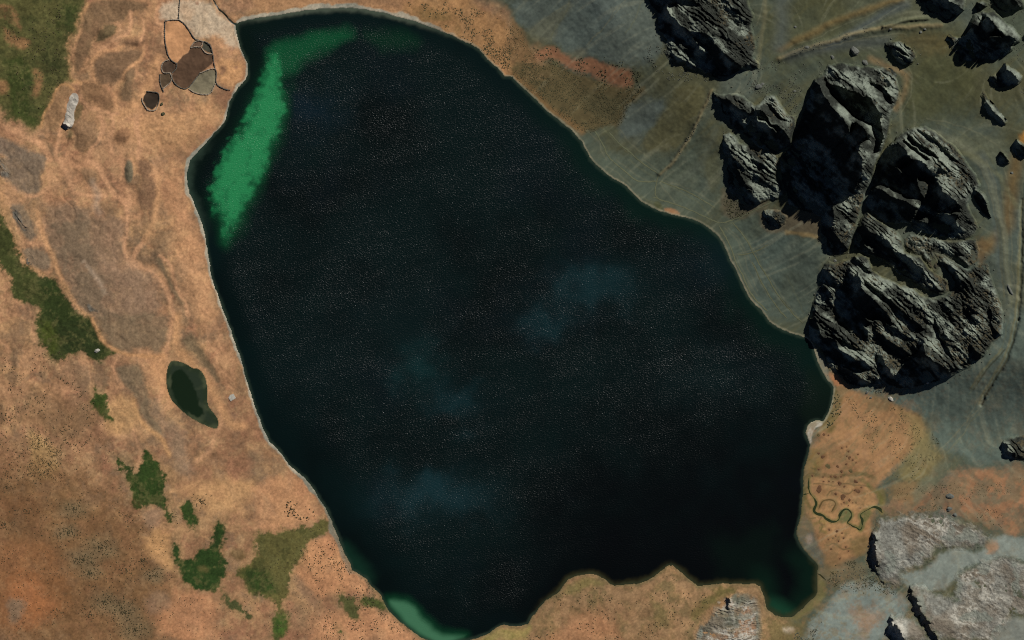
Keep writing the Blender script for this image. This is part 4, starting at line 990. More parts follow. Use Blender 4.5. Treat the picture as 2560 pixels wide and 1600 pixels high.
used, inv = np.unique(q.ravel(), return_inverse=True)
pp = np.stack([wx(PX), wy(PY), np.full_like(PX, ZP - .12)], -1).reshape(-1, 3)
setprops(mesh_object('pond', pp[used], inv.reshape(-1, 4), MAT_POND, None, pc.reshape(-1, 4)[used]), 'small dark green pond in the dry grassland west of the lake', 'pond', kind='structure')

# ------------------------------------------------------------------ crags
SVX, SVY = math.sin(R(SUN_AZ)), -math.cos(R(SUN_AZ))     # towards the sun, in photograph pixels
TANE = math.tan(R(SUN_EL))


def relax(hh, fixed, free):
    """membrane between fixed heights"""
    def run(h, fx, fr, n):
        for _ in range(n):
            a = np.pad(h, 1, mode='edge')
            av = (a[:-2, 1:-1] + a[2:, 1:-1] + a[1:-1, :-2] + a[1:-1, 2:]) * .25
            h = np.where(fr & ~fx, av, h)
        return h
    lev = [(hh, fixed, free)]
    for _ in range(3):
        h, fx, fr = lev[-1]
        a, b = (h.shape[0] // 2) * 2, (h.shape[1] // 2) * 2
        def dn(z): return z[:a, :b].reshape(a // 2, 2, b // 2, 2)
        fxd = dn(fx).any((1, 3))
        w = dn(fx.astype(F)).sum((1, 3))
        hd = np.where(w > 0, dn(h * fx).sum((1, 3)) / np.maximum(w, 1), dn(h).mean((1, 3)))
        lev.append((hd.astype(F), fxd, dn(fr).any((1, 3))))
    h = run(*lev[-1], 220)
    for hf, fx, fr in reversed(lev[:-1]):
        up = np.repeat(np.repeat(h, 2, 0), 2, 1)
        up = np.pad(up, ((0, max(0, hf.shape[0] - up.shape[0])), (0, max(0, hf.shape[1] - up.shape[1]))), mode='edge')[:hf.shape[0], :hf.shape[1]]
        h = run(np.where(fr & ~fx, up, hf), fx, fr, 70)
    return h


def crag_field(u0, u1, v0, v1, step, crags, blacks, lits=(), relief=1.0, strike=42.0, lam=11.0, soil=0.5, colours=None, pale=False, steep=0.5, wig=2.2, hmax=90.0, pillow=0.30, blend=8.0, rib=1.0):
    """crags: (name, label, category, outline). Shadow sides ('blacks') fix how high each edge stands: an edge throws its shadow to the far end of the black."""
    cu = np.arange(u0, u1, step, dtype=F)
    cv = np.arange(v0, v1, step, dtype=F)
    X, Y = np.meshgrid(cu, cv)
    w1, w2 = fbm(X, Y, 12, 3, 3), fbm(X, Y, 12, 3, 4)
    b1, b2 = fbm(X, Y, 46, 3, 1), fbm(X, Y, 46, 3, 2)
    base = zat(X, Y).astype(F)
    S = np.zeros(X.shape, bool)
    def win(poly, pad=8):
        a = np.asarray(poly)
        return (slice(max(0, int((a[:, 1].min() - pad - v0) / step)), max(0, int((a[:, 1].max() + pad - v0) / step) + 1)), slice(max(0, int((a[:, 0].min() - pad - u0) / step)), max(0, int((a[:, 0].max() + pad - u0) / step) + 1)))
    for p in blacks:
        s = win(p)
        S[s] |= sdf(p, X[s] + wig * w1[s], Y[s] + wig * w2[s]) < 0
    for p in lits:
        s = win(p)
        S[s] &= ~(sdf(p, X[s] + wig * w1[s], Y[s] + wig * w2[s]) < 0)
    own = np.full(X.shape, -1, np.int16)
    rd = np.full(X.shape, -99.0, F)
    for k, cr in enumerate(crags):
        s = win(cr[3])
        d = sdf(cr[3], X[s] + wig * w1[s], Y[s] + wig * w2[s])
        m = (d < 0) & (own[s] < 0)
        own[s][m] = k
        rd[s] = np.where(m, np.maximum(rd[s], -d), rd[s])
    Rk = own >= 0
    S &= Rk
    ii, jj = np.mgrid[0:X.shape[0], 0:X.shape[1]]
    # lit cells whose neighbour away from the sun is black: edges
    def at(arr, fi, fj):
        a = np.clip(np.rint(fi).astype(int), 0, X.shape[0] - 1); b = np.clip(np.rint(fj).astype(int), 0, X.shape[1] - 1)
        return arr[a, b]
    awi, awj = -SVY, -SVX
    edge = ~S & Rk & (at(S, ii + awi * 1.2, jj + awj * 1.2))
    ei, ej = np.nonzero(edge)
    Lc = np.zeros(len(ei)); alive = np.ones(len(ei), bool)
    for k in range(1, int(330 / step)):
        ins = at(S, ei + awi * k, ej + awj * k)
        if k <= 2: ins |= True
        alive &= ins
        Lc[alive] = k
        if not alive.any(): break
    h = base.copy()
    for it in range(3):
        zend = at(h, ei + awi * (Lc + 2), ej + awj * (Lc + 2))
        zc = np.minimum(zend + Lc * step * M * TANE * 1.03 + .5, base[ei, ej] + hmax)
        zc = np.maximum(zc, base[ei, ej] + .3)
        hh = base + np.where(Rk, 0, 0)
        fixed = ~Rk
        cm = np.zeros(X.shape, F); cw = np.zeros(X.shape, F)
        cm[ei, ej] = zc - base[ei, ej]; cw[ei, ej] = 1
        mx = cm.copy()
        for _ in range(4):
            for axs in (0, 1):
                mx = np.maximum(mx, np.maximum(np.roll(mx, 1, axs), np.roll(mx, -1, axs)))
        cm[ei, ej] = .35 * cm[ei, ej] + .65 * mx[ei, ej]
        for _ in range(3):
            for axs in (0, 1):
                cm = cm + np.roll(cm, 1, axs) + np.roll(cm, -1, axs)
                cw = cw + np.roll(cw, 1, axs) + np.roll(cw, -1, axs)
        zc = base[ei, ej] + cm[ei, ej] / cw[ei, ej]
        hh[ei, ej] = zc
        fixed[ei, ej] = True
        rel = relax((hh - base).astype(F), fixed, Rk & ~S)
        h = base + np.where(S, 0, rel)
    # rounded body over the parts without a known edge
    h = h + np.where(Rk & ~S, relief * pillow * 10 * (1 - np.exp(-np.maximum(rd, 0) / 18)), 0)
    # black cells: walk towards the sun to the edge, hang a steep face below the line of light
    si, sj = np.nonzero(S)
    tow = np.zeros(len(si)); alive = np.ones(len(si), bool)
    for k in range(1, int(330 / step)):
        alive &= at(S, si - awi * k, sj - awj * k)
        tow[alive] = k
        if not alive.any(): break
    away = np.zeros(len(si)); alive = np.ones(len(si), bool)
    for k in range(1, int(330 / step)):
        alive &= at(S, si + awi * k, sj + awj * k)
        away[alive] = k
        if not alive.any(): break
    zt = at(h, si - awi * (tow + 1.5), sj - awj * (tow + 1.5))
    zb = at(h, si + awi * (away + 2), sj + awj * (away + 2))
    zb = np.minimum(zb, zt)
    t = (tow + .5) / (tow + away + 1.5)
    prof = (1 - t) * .8 * np.exp(-t / .45)
    face = zb + (zt - zb) * prof
    floor = base[si, sj] + np.maximum(0, zb - at(base, si + awi * (away + 2), sj + awj * (away + 2))) * t
    h[si, sj] = np.maximum(base[si, sj] + .15, np.minimum(face, floor + (zt - zb) * prof))
    fl = np.where(S, h, 0).astype(F); fw = S.astype(F)
    for _ in range(3):
        for axs in (0, 1):
            fl = fl + np.roll(fl, 1, axs) + np.roll(fl, -1, axs)
            fw = fw + np.roll(fw, 1, axs) + np.roll(fw, -1, axs)
    h = np.where(S, fl / np.maximum(fw, 1e-6), h)
    # bedded rock: ribs along the strike, steep side away from the sun
    a = R(strike)
    ax = X * math.sin(a) - Y * math.cos(a)
    al = X * math.cos(a) + Y * math.sin(a)
    ph = (ax + 7 * b1 + 2 * w1) / lam + 0.7 * fbm(al / 3, ax, 50, 3, 9)
    fr = ph - np.floor(ph)
    ribamp = smooth(-.4, .6, fbm(al / 4, ax, 22, 3, 14))
    saw = (1 - smooth(0, .22, 1 - fr) * 1.0) * 0 + np.where(fr < .18, fr / .18, 1 - (fr - .18) / .82)
    env = smooth(0, 16, rd) * np.where(S, .35, 1.0)
    tn = fbm(al / 1.5, ax, 30, 4, 17) * 4 + .5 * w2
    ledge = (np.floor(tn) + smooth(.72, 1.0, tn - np.floor(tn))) / 4
    sb = S.astype(F)
    for _ in range(4):
        for axs in (0, 1):
            sb = (sb + np.roll(sb, 1, axs) + np.roll(sb, -1, axs)) / 3
    env = env * np.where(S, 1, 1 - .6 * smooth(.05, .45, sb))
    lump = ridged(al / 2.8, ax, 30, 4, 4) - .55
    ph2 = (ax + 5 * b2 + 1.5 * w2) / (lam * .5) + 0.9 * fbm(al / 3, ax, 40, 3, 11)
    f2 = ph2 - np.floor(ph2)
    saw2 = np.where(f2 < .2, f2 / .2, 1 - (f2 - .2) / .8)
    rib2 = smooth(-.3, .5, fbm(al / 4, ax, 26, 3, 7))
    h += env * relief * (rib * (3.2 * ribamp * saw + 1.0 * rib2 * saw2) + 3.2 * lump + 3.2 * ledge + 1.0 * fbm(X, Y, 7, 3, 6) + .4 * fbm(X, Y, 3.4, 2, 2))
    h = np.where(Rk, np.maximum(h, base + .12 * smooth(0, 6, rd) - .3), base - .5)
    # colour: grey rock, soil on ledges
    gy_, gx_ = np.gradient(h, step * M)
    sl = np.sqrt(gx_ ** 2 + gy_ ** 2)
    c0, c1, c2 = colours
    n1, n2 = fbm(al / 2.5, ax, 20, 4, 5), fbm(X, Y, 60, 4, 12)
    cc = mixcol(np.asarray(c0, F), np.asarray(c1, F), smooth(-.3, .8, n1 + .5 * fbm(X, Y, 14, 4, 13, .6)))
    so = smooth(steep + .15, steep - .2, sl) * smooth(.9 - soil * 1.4, 1.2 - soil, n2 + .5) * (~S)
    cc = mixcol(cc, np.asarray(c2, F), so.astype(F))
    cc = cc * (1 + .18 * fbm(X, Y, 6, 3, 1) + .08 * fbm(X, Y, 3, 2, 3))[..., None]
    if pale:
        st = ridged(al / 2.6 + 8 * w1, ax + 12 * b1, 15, 5, 8)
        f3 = fbm(al / 1.6, ax, 5, 4, 2, .7)
        cc = mixcol(cc, alb((120, 106, 88)), smooth(-.1, .6, fbm(X, Y, 70, 4, 10)) * .7)
        cc = mixcol(cc, alb((188, 182, 165)), smooth(.56, .80, st + .12 * f3) * smooth(-.5, .4, n2) * .85)
        cc = mixcol(cc, alb((84, 76, 62)), smooth(.1, .7, f3 - .6 * (st - .55)) * .5)
        cc = mixcol(cc, alb((132, 136, 122)), smooth(.25, .6, fbm(X, Y, 40, 4, 14)) * .7)
    jx = np.clip(np.searchsorted(U, X), 0, W - 1); iy = np.clip(np.searchsorted(V, Y), 0, H - 1)
    bl = smooth(0, blend, rd + .3 * blend * w1) if blend > 0 else 1.0
    cc = np.where(S[..., None], cc, mixcol(ALB[iy, jx], cc, np.asarray(bl, F)))
    cc = np.clip(cc, .01, .7).astype(F)
    P3 = np.stack([wx(X), wy(Y), h], -1).reshape(-1, 3)
    C3 = cc.reshape(-1, 3)
    ix = np.arange(X.size, dtype=np.int32).reshape(X.shape)
    Q = np.stack([ix[1:, :-1], ix[1:, 1:], ix[:-1, 1:], ix[:-1, :-1]], -1)
    out = []
    for k, cr in enumerate(crags):
        mk = own == k
        grow = mk.copy()
        nb = np.pad(mk, 1)
        grow |= (nb[:-2, 1:-1] | nb[2:, 1:-1] | nb[1:-1, :-2] | nb[1:-1, 2:]) & ~Rk
        fm = grow[1:, :-1] & grow[1:, 1:] & grow[:-1, 1:] & grow[:-1, :-1]
        # cells shared with a neighbouring crag go to the first
        fm |= (mk[1:, :-1] & Rk[1:, 1:] & Rk[:-1, 1:] & Rk[:-1, :-1])
        qq = Q[fm]
        if len(qq) == 0: continue
        us, iv = np.unique(qq.ravel(), return_inverse=True)
        o = mesh_object(cr[0], P3[us], iv.reshape(-1, 4), MAT_PALE if pale else MAT_ROCK, None, C3[us], smooth_shade=False)
        setprops(o, cr[1], cr[2], cr[4] if len(cr) > 4 else None)
        out.append(o)
    return out


DARK = (alb((50, 52, 46)), alb((126, 132, 117)), alb((90, 82, 62)))
T20, T30, T31, T32, T33 = (lambda p: T(2, 0, p)), (lambda p: T(3, 0, p)), (lambda p: T(3, 1, p)), (lambda p: T(3, 2, p)), (lambda p: T(3, 3, p))
grp = 'dark crags above the eastern shore'
crA = T20([(1285, 0), (1310, 60), (1360, 110), (1380, 180), (1380, 280), (1420, 340), (1460, 380), (1440, 430), (1435, 500), (1470, 560), (1560, 600), (1620, 610), (1630, 650), (1720, 680), (1800, 690), (1850, 730), (1950, 760), (2050, 735), (2160, 665), (2220, 670), (2330, 660), (2340, 600), (2280, 540), (2310, 460), (2290, 350), (2260, 250), (2290, 150), (2240, 60), (2200, -150), (1700, -220), (1300, -160)])
crB = T30([(430, 750), (520, 690), (560, 610), (700, 590), (830, 620), (960, 630), (1120, 635), (1210, 700), (1225, 800), (1250, 900), (1200, 1000), (1160, 1100), (1150, 1200), (1130, 1300), (1080, 1420), (1045, 1490)]) + T31([(1015, 50), (1005, 120), (970, 220), (930, 290), (900, 400), (870, 500), (840, 600), (820, 700), (790, 800), (760, 870), (640, 930), (580, 900), (550, 840), (540, 740), (500, 690), (500, 540), (400, 500), (270, 460), (190, 420), (170, 320), (130, 200), (110, 50)]) + T30([(80, 1490), (215, 1390), (250, 1280), (300, 1120), (350, 1000), (400, 870)])
crC = T30([(1050, 1480), (1130, 1380), (1210, 1300), (1280, 1240), (1400, 1200), (1480, 1190), (1600, 1270), (1750, 1370), (1850, 1500)]) + T31([(1880, 40), (1960, 140), (2000, 260), (1960, 330), (1910, 340), (1880, 430), (1950, 560), (1990, 640), (1950, 700), (1900, 750), (1800, 750), (1700, 760), (1600, 715), (1480, 712), (1360, 660), (1340, 605), (1200, 605), (1100, 620), (1060, 570), (950, 490), (905, 470), (920, 380), (965, 250), (1010, 140)])
crE = T31([(860, 560), (920, 480), (1000, 520), (1060, 580), (1130, 620), (1200, 660), (1260, 740), (1290, 870), (1440, 910), (1500, 1000), (1600, 1080), (1700, 1130), (1720, 1240), (1600, 1290), (1500, 1250), (1380, 1190), (1330, 1130), (1210, 1070), (1140, 1000), (1060, 930), (860, 880), (800, 835), (830, 640)])
crD = T31([(520, 1000), (560, 960), (640, 970), (700, 940), (770, 930), (850, 875), (950, 920), (990, 1040), (1100, 1110), (1250, 1180), (1350, 1200), (1500, 1300), (1600, 1300), (1720, 1250), (1760, 1150), (1640, 1000), (1560, 880), (1640, 890), (1760, 960), (1880, 1030), (1980, 970), (2070, 970), (2120, 1150), (2200, 1360), (2220, 1512)]) + T32([(2220, 80), (2200, 160), (2120, 220), (2050, 330), (1950, 390), (1900, 450), (1800, 500), (1700, 545), (1560, 585), (1440, 625), (1350, 655), (1220, 645), (1120, 605), (960, 605), (860, 625), (760, 605), (700, 545), (620, 490), (560, 430), (540, 370), (480, 280), (400, 200), (382, 100), (380, 0)]) + T31([(385, 1500), (420, 1340), (480, 1150)])
crP = Z3([(10, 210), (60, 250), (220, 270), (450, 240), (600, 310), (800, 460), (930, 420), (1000, 290), (1190, 270), (1280, 420), (1420, 640), (1570, 680), (1600, 900), (1540, 1090), (1495, 1260), (1340, 1305), (1200, 1395), (1040, 1325), (850, 1265), (740, 1165), (650, 1085), (480, 965), (350, 875), (315, 770), (295, 680), (190, 645), (160, 445), (35, 435)])
crP2 = Z4([(205, -250), (330, -320), (450, -230), (520, -100), (620, -80), (800, -50), (950, 0), (1150, 50), (1235, 100), (1290, 290), (1220, 560), (1330, 600), (1380, 880), (1220, 985), (1000, 1010), (900, 1065), (800, 1085), (680, 1085), (570, 1005), (555, 905), (380, 895), (315, 750), (285, 400), (300, 200), (230, 160), (188, 0)])
crP3 = Z4([(948, 1180), (1060, 1140), (1300, 1170), (1430, 1300), (1390, 1440), (1240, 1495), (1080, 1485), (1000, 1385), (945, 1260)])
crF = ND([(600, 0), (655, 75), (720, 65), (735, 150), (785, 225), (900, 255), (1000, 315), (1100, 385), (1180, 335), (1260, 275), (1330, 225), (1385, 205), (1400, 140), (1420, 40), (1340, -40), (1180, -120), (900, -180), (620, -100)])
crG = ND([(1080, 660), (1150, 580), (1280, 630), (1350, 625), (1430, 565), (1500, 485), (1465, 410), (1540, 250), (1700, 180), (1780, 220), (1900, 200), (2040, 330), (2120, 420), (2220, 470), (2290, 560), (2350, 650), (2320, 730), (2230, 760), (2190, 870), (2130, 930), (2050, 1010), (1900, 1020), (1760, 1010), (1690, 1070), (1590, 1100), (1500, 1050), (1295, 1050), (1300, 955), (1235, 915), (1165, 855), (1140, 740), (1085, 710)])
crH = ND([(2070, 1070), (2160, 1120), (2280, 1200), (2380, 1300), (2365, 1360), (2310, 1445), (2050, 1475), (1925, 1495), (1880, 1420), (1800, 1370), (1820, 1300), (1900, 1260), (1960, 1280), (1965, 1190)])
crI = ND([(1840, 0), (1865, 95), (1895, 145), (2000, 205), (2100, 240), (2200, 195), (2320, 180), (2400, 170), (2390, 60), (2340, -20), (2250, -90), (1900, -120)])
crI2 = ND([(1550, 145), (1590, 40), (1680, 20), (1800, 60), (1770, 140), (1690, 195), (1565, 230)])
crJ = ND([(2370, 640), (2419, 560), (2520, 560), (2560, 660), (2500, 740), (2400, 720)])
crK = ND([(50, 720), (140, 690), (330, 690), (480, 790), (590, 900), (610, 980), (550, 1060), (500, 1115), (380, 1105), (280, 1045), (170, 930), (80, 815)])
crL = QD([(1555, 290), (1640, 210), (1740, 370), (1860, 500), (2095, 800), (2030, 875), (1860, 805), (1695, 640), (1610, 460)])
crN = QD([(2155, 1200), (2240, 1120), (2330, 1150), (2450, 1260), (2540, 1400), (2500, 1500), (2250, 1490), (2175, 1380)])
crO = QD([(1885, 1500), (1935, 1340), (2050, 1430), (2130, 1560), (2080, 1640), (1900, 1610)])
crR = T32([(2190, 1240), (2200, 1160), (2280, 1100), (2419, 1080), (2560, 1120), (2560, 1330), (2419, 1340), (2300, 1310), (2200, 1290)])
crS = T31([(1920, 280), (1960, 260), (2040, 330), (2080, 440), (2100, 560), (2060, 550), (2000, 490), (1940, 400)])
CRAGS = [
    ('crag', 'tall twin-ridged crag split by a deep black cleft', 'crag', crB, grp),
    ('crag', 'blocky crag east of the cleft ridge with fine bedding on its back', 'crag', crC, grp),
    ('crag', 'slanting slab crag wedged between the blocky crag and the great lakeside massif', 'crag', crE, grp),
    ('crag', 'largest crag massif, ribbed and touching the lake at its foot', 'crag', crD, grp),
    ('crag', 'flat grey rock shelf between the blocky crag and the great massif', 'crag', T31([(1270, 740), (1340, 700), (1480, 716), (1700, 764), (1960, 740), (1995, 860), (1980, 965), (1880, 1025), (1760, 955), (1640, 885), (1555, 875), (1600, 960), (1640, 1000), (1560, 1060), (1500, 990), (1440, 905), (1295, 865)]), grp),
    ('crag', 'dark dome crag cut off by the top edge of the picture', 'crag', crA, grp),
    ('crag', 'low crag with a black scarp just west of the cleft ridge', 'crag', crP, grp),
    ('crag', 'rounded crag with a pale slab below the low scarp', 'crag', crP2, grp),
    ('crag', 'small knob of rock beside the footpath below the rounded crag', 'crag', crP3, grp),
    ('crag', 'jagged crag throwing a black wedge shadow at the top edge', 'crag', crF, grp),
    ('crag', 'pinnacle crag with the broad saw-toothed shadow in the north-east', 'crag', crG, grp),
    ('crag', 'triangular crag just below the saw-toothed shadow', 'crag', crH, grp),
    ('crag', 'black-sided crag in the top right corner', 'crag', crI, grp),
    ('crag', 'small dark knob between the wedge shadow and the corner crag', 'crag', crI2, grp),
    ('crag', 'small crag cut by the right edge beside the pinnacle crag', 'crag', crJ, grp),
    ('rock_outcrop', 'finely bedded lens of rock on the olive slope above the cleft ridge', 'outcrop', crK, grp),
    ('rock_outcrop', 'long thin dark fin of rock on the north-eastern slope', 'outcrop', crL, grp),
    ('crag', 'round black-sided crag at the right edge next to the orange soil', 'crag', crN, grp),
    ('rock_outcrop', 'small wedge of rock left of the round black-sided crag', 'outcrop', crO, grp),
    ('rock_outcrop', 'narrow bedded rib beside the grey gully east of the blocky crag', 'outcrop', crS, grp),
]
BLACKS = [
    T20([(1285, -120), (1285, 0), (1310, 60), (1360, 110), (1380, 180), (1380, 280), (1460, 380), (1540, 400), (1640, 500), (1720, 620), (1800, 650), (1950, 710), (2050, 735), (2160, 655), (2130, 600), (2060, 570), (1980, 500), (1900, 420), (1850, 350), (1760, 310), (1680, 300), (1620, 270), (1540, 190), (1480, 130), (1450, 80), (1470, 50), (1560, 40), (1680, 70), (1760, 60), (1720, 20), (1650, 0), (1600, -100)]),
    T30([(430, 780), (400, 870), (350, 1000), (300, 1130), (250, 1280), (215, 1390), (100, 1500)]) + T31([(110, 50), (130, 200), (170, 320), (190, 420), (270, 460), (400, 500), (490, 530), (500, 740), (540, 760), (560, 860), (640, 870), (740, 840), (690, 780), (650, 720), (580, 680), (620, 560), (600, 430), (740, 380), (830, 250), (870, 150), (880, 0)]) + T30([(850, 1512), (830, 1440), (860, 1370), (920, 1280), (880, 1220), (820, 1170), (780, 1200), (760, 1260), (720, 1190), (690, 1130), (620, 1060), (540, 960), (500, 870), (470, 800)]),
    T30([(520, 720), (560, 790), (640, 820), (720, 850), (840, 890), (960, 950), (1000, 1020), (1040, 1080), (1060, 1200), (1080, 1300), (1040, 1400), (1000, 1440), (1010, 1300), (980, 1180), (880, 1140), (800, 1090), (720, 1010), (650, 950), (590, 880), (550, 800)]),
    T30([(960, 790), (1040, 810), (1110, 860), (1145, 920), (1150, 990), (1110, 960), (1080, 890), (1010, 830)]),
    ND([(110, 1140), (180, 1180), (340, 1270), (240, 1310), (180, 1240)]),
    T30([(1030, 1512), (1120, 1400), (1210, 1360), (1280, 1430), (1340, 1512)]) + T31([(1430, 20), (1520, 110), (1560, 180), (1620, 260), (1640, 320), (1740, 380), (1790, 450), (1780, 480), (1640, 510), (1590, 460), (1500, 480), (1440, 560), (1370, 580), (1440, 420), (1430, 370), (1390, 380), (1300, 350), (1230, 300), (1080, 230), (1010, 250), (960, 280), (1020, 110)]),
    T31([(1000, 270), (1060, 290), (1160, 350), (1260, 380), (1340, 430), (1390, 470), (1340, 600), (1200, 600), (1100, 580), (1020, 530), (930, 470), (920, 400), (950, 310)]),
    T31([(1640, 510), (1780, 520), (1760, 600), (1780, 640), (1740, 690), (1640, 720), (1500, 700), (1380, 660), (1350, 620), (1370, 570), (1450, 590), (1500, 600), (1580, 520)]),
    T31([(830, 640), (880, 620), (960, 680), (1060, 730), (1130, 790), (1170, 860), (1290, 900), (1360, 960), (1450, 1040), (1450, 1170), (1360, 1120), (1270, 1110), (1210, 1060), (1140, 990), (1060, 920), (960, 900), (860, 870), (800, 830), (820, 720)]),
    QD([(200, 1060), (330, 1150), (520, 1280), (700, 1400), (780, 1512), (660, 1440), (480, 1340), (300, 1220), (220, 1130)]),
    QD([(370, 920), (500, 1020), (700, 1160), (900, 1320), (1100, 1500), (960, 1440), (760, 1260), (560, 1110), (420, 1010)]),
    QD([(110, 1140), (330, 1300), (600, 1500), (540, 1480), (330, 1340), (180, 1230)]),
    DD([(610, 370), (650, 440), (640, 510), (720, 590), (820, 670), (900, 760), (940, 830), (1000, 900), (960, 910), (880, 880), (780, 850), (700, 840), (760, 900), (700, 930), (720, 1000), (740, 1080), (690, 1080), (600, 1020), (540, 950), (440, 900), (390, 800), (360, 680), (370, 580), (430, 500), (490, 480), (490, 400), (520, 360), (570, 400)]),
    DD([(690, 460), (760, 500), (850, 560), (930, 620), (1010, 690), (1110, 770), (1180, 850), (1290, 920), (1330, 960), (1250, 1010), (1180, 990), (1120, 900), (1040, 820), (990, 740), (930, 680), (850, 610), (750, 540)]),
    DD([(900, 890), (960, 930), (1040, 960), (1130, 1030), (1190, 1080), (1140, 1090), (1060, 1060), (960, 1000), (900, 940)]),
    DD([(790, 960), (860, 1020), (950, 1090), (1040, 1150), (1130, 1190), (1180, 1240), (1110, 1290), (1030, 1260), (940, 1210), (860, 1110), (800, 1060)]),
    DD([(90, 850), (160, 870), (200, 960), (210, 1050), (290, 1060), (380, 1080), (430, 1190), (560, 1260), (600, 1310), (680, 1300), (740, 1370), (650, 1430), (540, 1400), (480, 1370), (330, 1330), (280, 1310), (250, 1200), (220, 1140), (110, 1060), (85, 980)]),
    DD([(320, 1000), (400, 1060), (490, 1090), (570, 1150), (650, 1190), (560, 1180), (480, 1130), (380, 1060)]),
    T32([(750, 470), (860, 540), (960, 590), (860, 625), (760, 605), (700, 545), (640, 490), (700, 450)]),
    DD([(820, 1240), (840, 1380), (870, 1500)]) + T32([(1000, 560), (960, 600), (1120, 602), (1220, 642), (1350, 652), (1440, 622), (1560, 582), (1720, 535)]) + DD([(1590, 1400), (1500, 1340), (1410, 1300), (1340, 1230), (1310, 1130), (1240, 1210), (1120, 1300), (1110, 1360), (1060, 1440), (1000, 1470), (960, 1400), (900, 1330), (880, 1270)]),
    DD([(1440, 850), (1480, 940), (1500, 1050), (1560, 1120), (1600, 1200), (1650, 1290), (1640, 1310), (1560, 1220), (1530, 1130), (1470, 1040), (1430, 940)]),
    DD([(1740, 640), (1760, 740), (1820, 800), (1880, 890), (1900, 920), (1830, 860), (1760, 790)]),
    DD([(1460, 190), (1500, 230), (1600, 280), (1660, 370), (1720, 470), (1700, 510), (1640, 460), (1590, 370), (1500, 290)]),
    DD([(2040, 720), (2060, 800), (2050, 890), (2090, 960), (2150, 1020), (2100, 1060), (2060, 1010), (2030, 880), (2020, 800)]),
    DD([(1830, 1130), (1870, 1190), (1940, 1250), (1930, 1300), (1880, 1310), (1820, 1230)]),
    DD([(240, 310), (300, 340), (340, 420), (400, 490), (330, 500), (260, 420), (240, 480), (320, 560), (310, 640), (220, 600), (240, 470), (220, 400)]),
    DD([(530, 240), (570, 170), (640, 230), (680, 270), (760, 350), (690, 330), (630, 270)]),
    Z3([(10, 250), (60, 300), (160, 390), (300, 420), (450, 540), (560, 560), (700, 640), (820, 570), (960, 600), (1030, 720), (1100, 840), (1250, 880), (1340, 1000), (1460, 1130), (1490, 1260), (1340, 1300), (1200, 1390), (1040, 1320), (850, 1260), (740, 1160), (650, 1080), (480, 960), (350, 870), (320, 770), (300, 680), (190, 640), (160, 440), (40, 430)]),
    Z3([(1080, 480), (1180, 580), (1290, 690), (1400, 780), (1300, 730), (1180, 640), (1100, 560)]),
    Z4([(300, 200), (380, 230), (440, 380), (520, 470), (570, 600), (590, 730), (700, 800), (760, 930), (860, 980), (900, 1050), (800, 1080), (680, 1080), (570, 1000), (560, 900), (380, 890), (320, 750), (290, 400)]),
    Z4([(210, -150), (280, -60), (330, 60), (310, 150), (240, 150), (190, 30)]),
    Z4([(800, 520), (900, 560), (1000, 640), (1110, 720), (1040, 710), (900, 640), (820, 570)]),
    Z4([(1070, 840), (1140, 900), (1220, 970), (1110, 980)]),
    Z4([(700, 190), (820, 260), (1000, 370), (1060, 410), (900, 390), (760, 290)]),
    Z4([(960, 1180), (1030, 1260), (1130, 1300), (1240, 1420), (1330, 1470), (1200, 1490), (1080, 1480), (1000, 1380), (950, 1260)]),
    ND([(600, -60), (600, 0), (660, 70), (720, 60), (740, 150), (790, 220), (900, 250), (1000, 310), (1100, 380), (1180, 330), (1260, 270), (1380, 200), (1290, 130), (1200, 70), (1130, 40), (1080, 0), (1060, -60)]),
    ND([(1480, 410), (1520, 440), (1600, 460), (1680, 410), (1740, 300), (1800, 330), (1850, 440), (1920, 500), (2000, 560), (2050, 620), (2230, 660), (2220, 740), (2150, 800), (2140, 880), (2050, 960), (1900, 1010), (1760, 1000), (1690, 1060), (1590, 1090), (1500, 1040), (1300, 1040), (1310, 950), (1240, 910), (1170, 850), (1230, 740), (1350, 630), (1430, 570), (1500, 490)]),
    ND([(1085, 660), (1120, 640), (1180, 700), (1230, 770), (1170, 800), (1140, 720), (1090, 700)]),
    ND([(2070, 1090), (2080, 1170), (2180, 1240), (2260, 1330), (2310, 1380), (2290, 1440), (2050, 1470), (1930, 1490), (1940, 1350), (1970, 1190)]),
    ND([(1800, 1350), (1840, 1300), (1900, 1340), (1930, 1420), (1880, 1420)]),
    ND([(1560, 140), (1610, 70), (1660, 90), (1700, 130), (1740, 140), (1680, 190), (1570, 225)]),
    ND([(1850, -60), (1850, 0), (1870, 90), (1900, 140), (2000, 200), (2100, 235), (2200, 190), (2310, 150), (2240, 60), (2180, 0), (2120, -60)]),
    ND([(2370, 640), (2419, 590), (2470, 640), (2500, 700), (2400, 720)]),
    ND([(180, 930), (260, 960), (380, 1060), (500, 1110), (420, 1110), (300, 1050)]),
    ND([(230, 870), (330, 920), (430, 1000), (510, 1060), (440, 1060), (340, 1000), (250, 930)]),
    ND([(60, 760), (130, 780), (90, 815)]),
    ND([(190, 790), (300, 830), (400, 900), (480, 980), (380, 920), (280, 860)]),
    ND([(330, 710), (420, 790), (560, 900), (480, 850), (380, 770)]),
    QD([(1620, 450), (1700, 500), (1790, 600), (1890, 720), (2020, 850), (1960, 850), (1860, 790), (1700, 640), (1640, 530)]),
    QD([(1700, 370), (1780, 420), (1920, 560), (2090, 820), (2050, 800), (1900, 600)]),
    QD([(2160, 1200), (2240, 1140), (2300, 1210), (2400, 1290), (2460, 1400), (2380, 1490), (2250, 1470), (2180, 1380)]),
    QD([(1890, 1500), (1940, 1350), (2010, 1440), (2080, 1540), (2060, 1610), (1900, 1600)]),
    T31([(1930, 290), (1980, 310), (2040, 400), (2090, 550), (2060, 540), (2000, 480), (1945, 390)]),
]
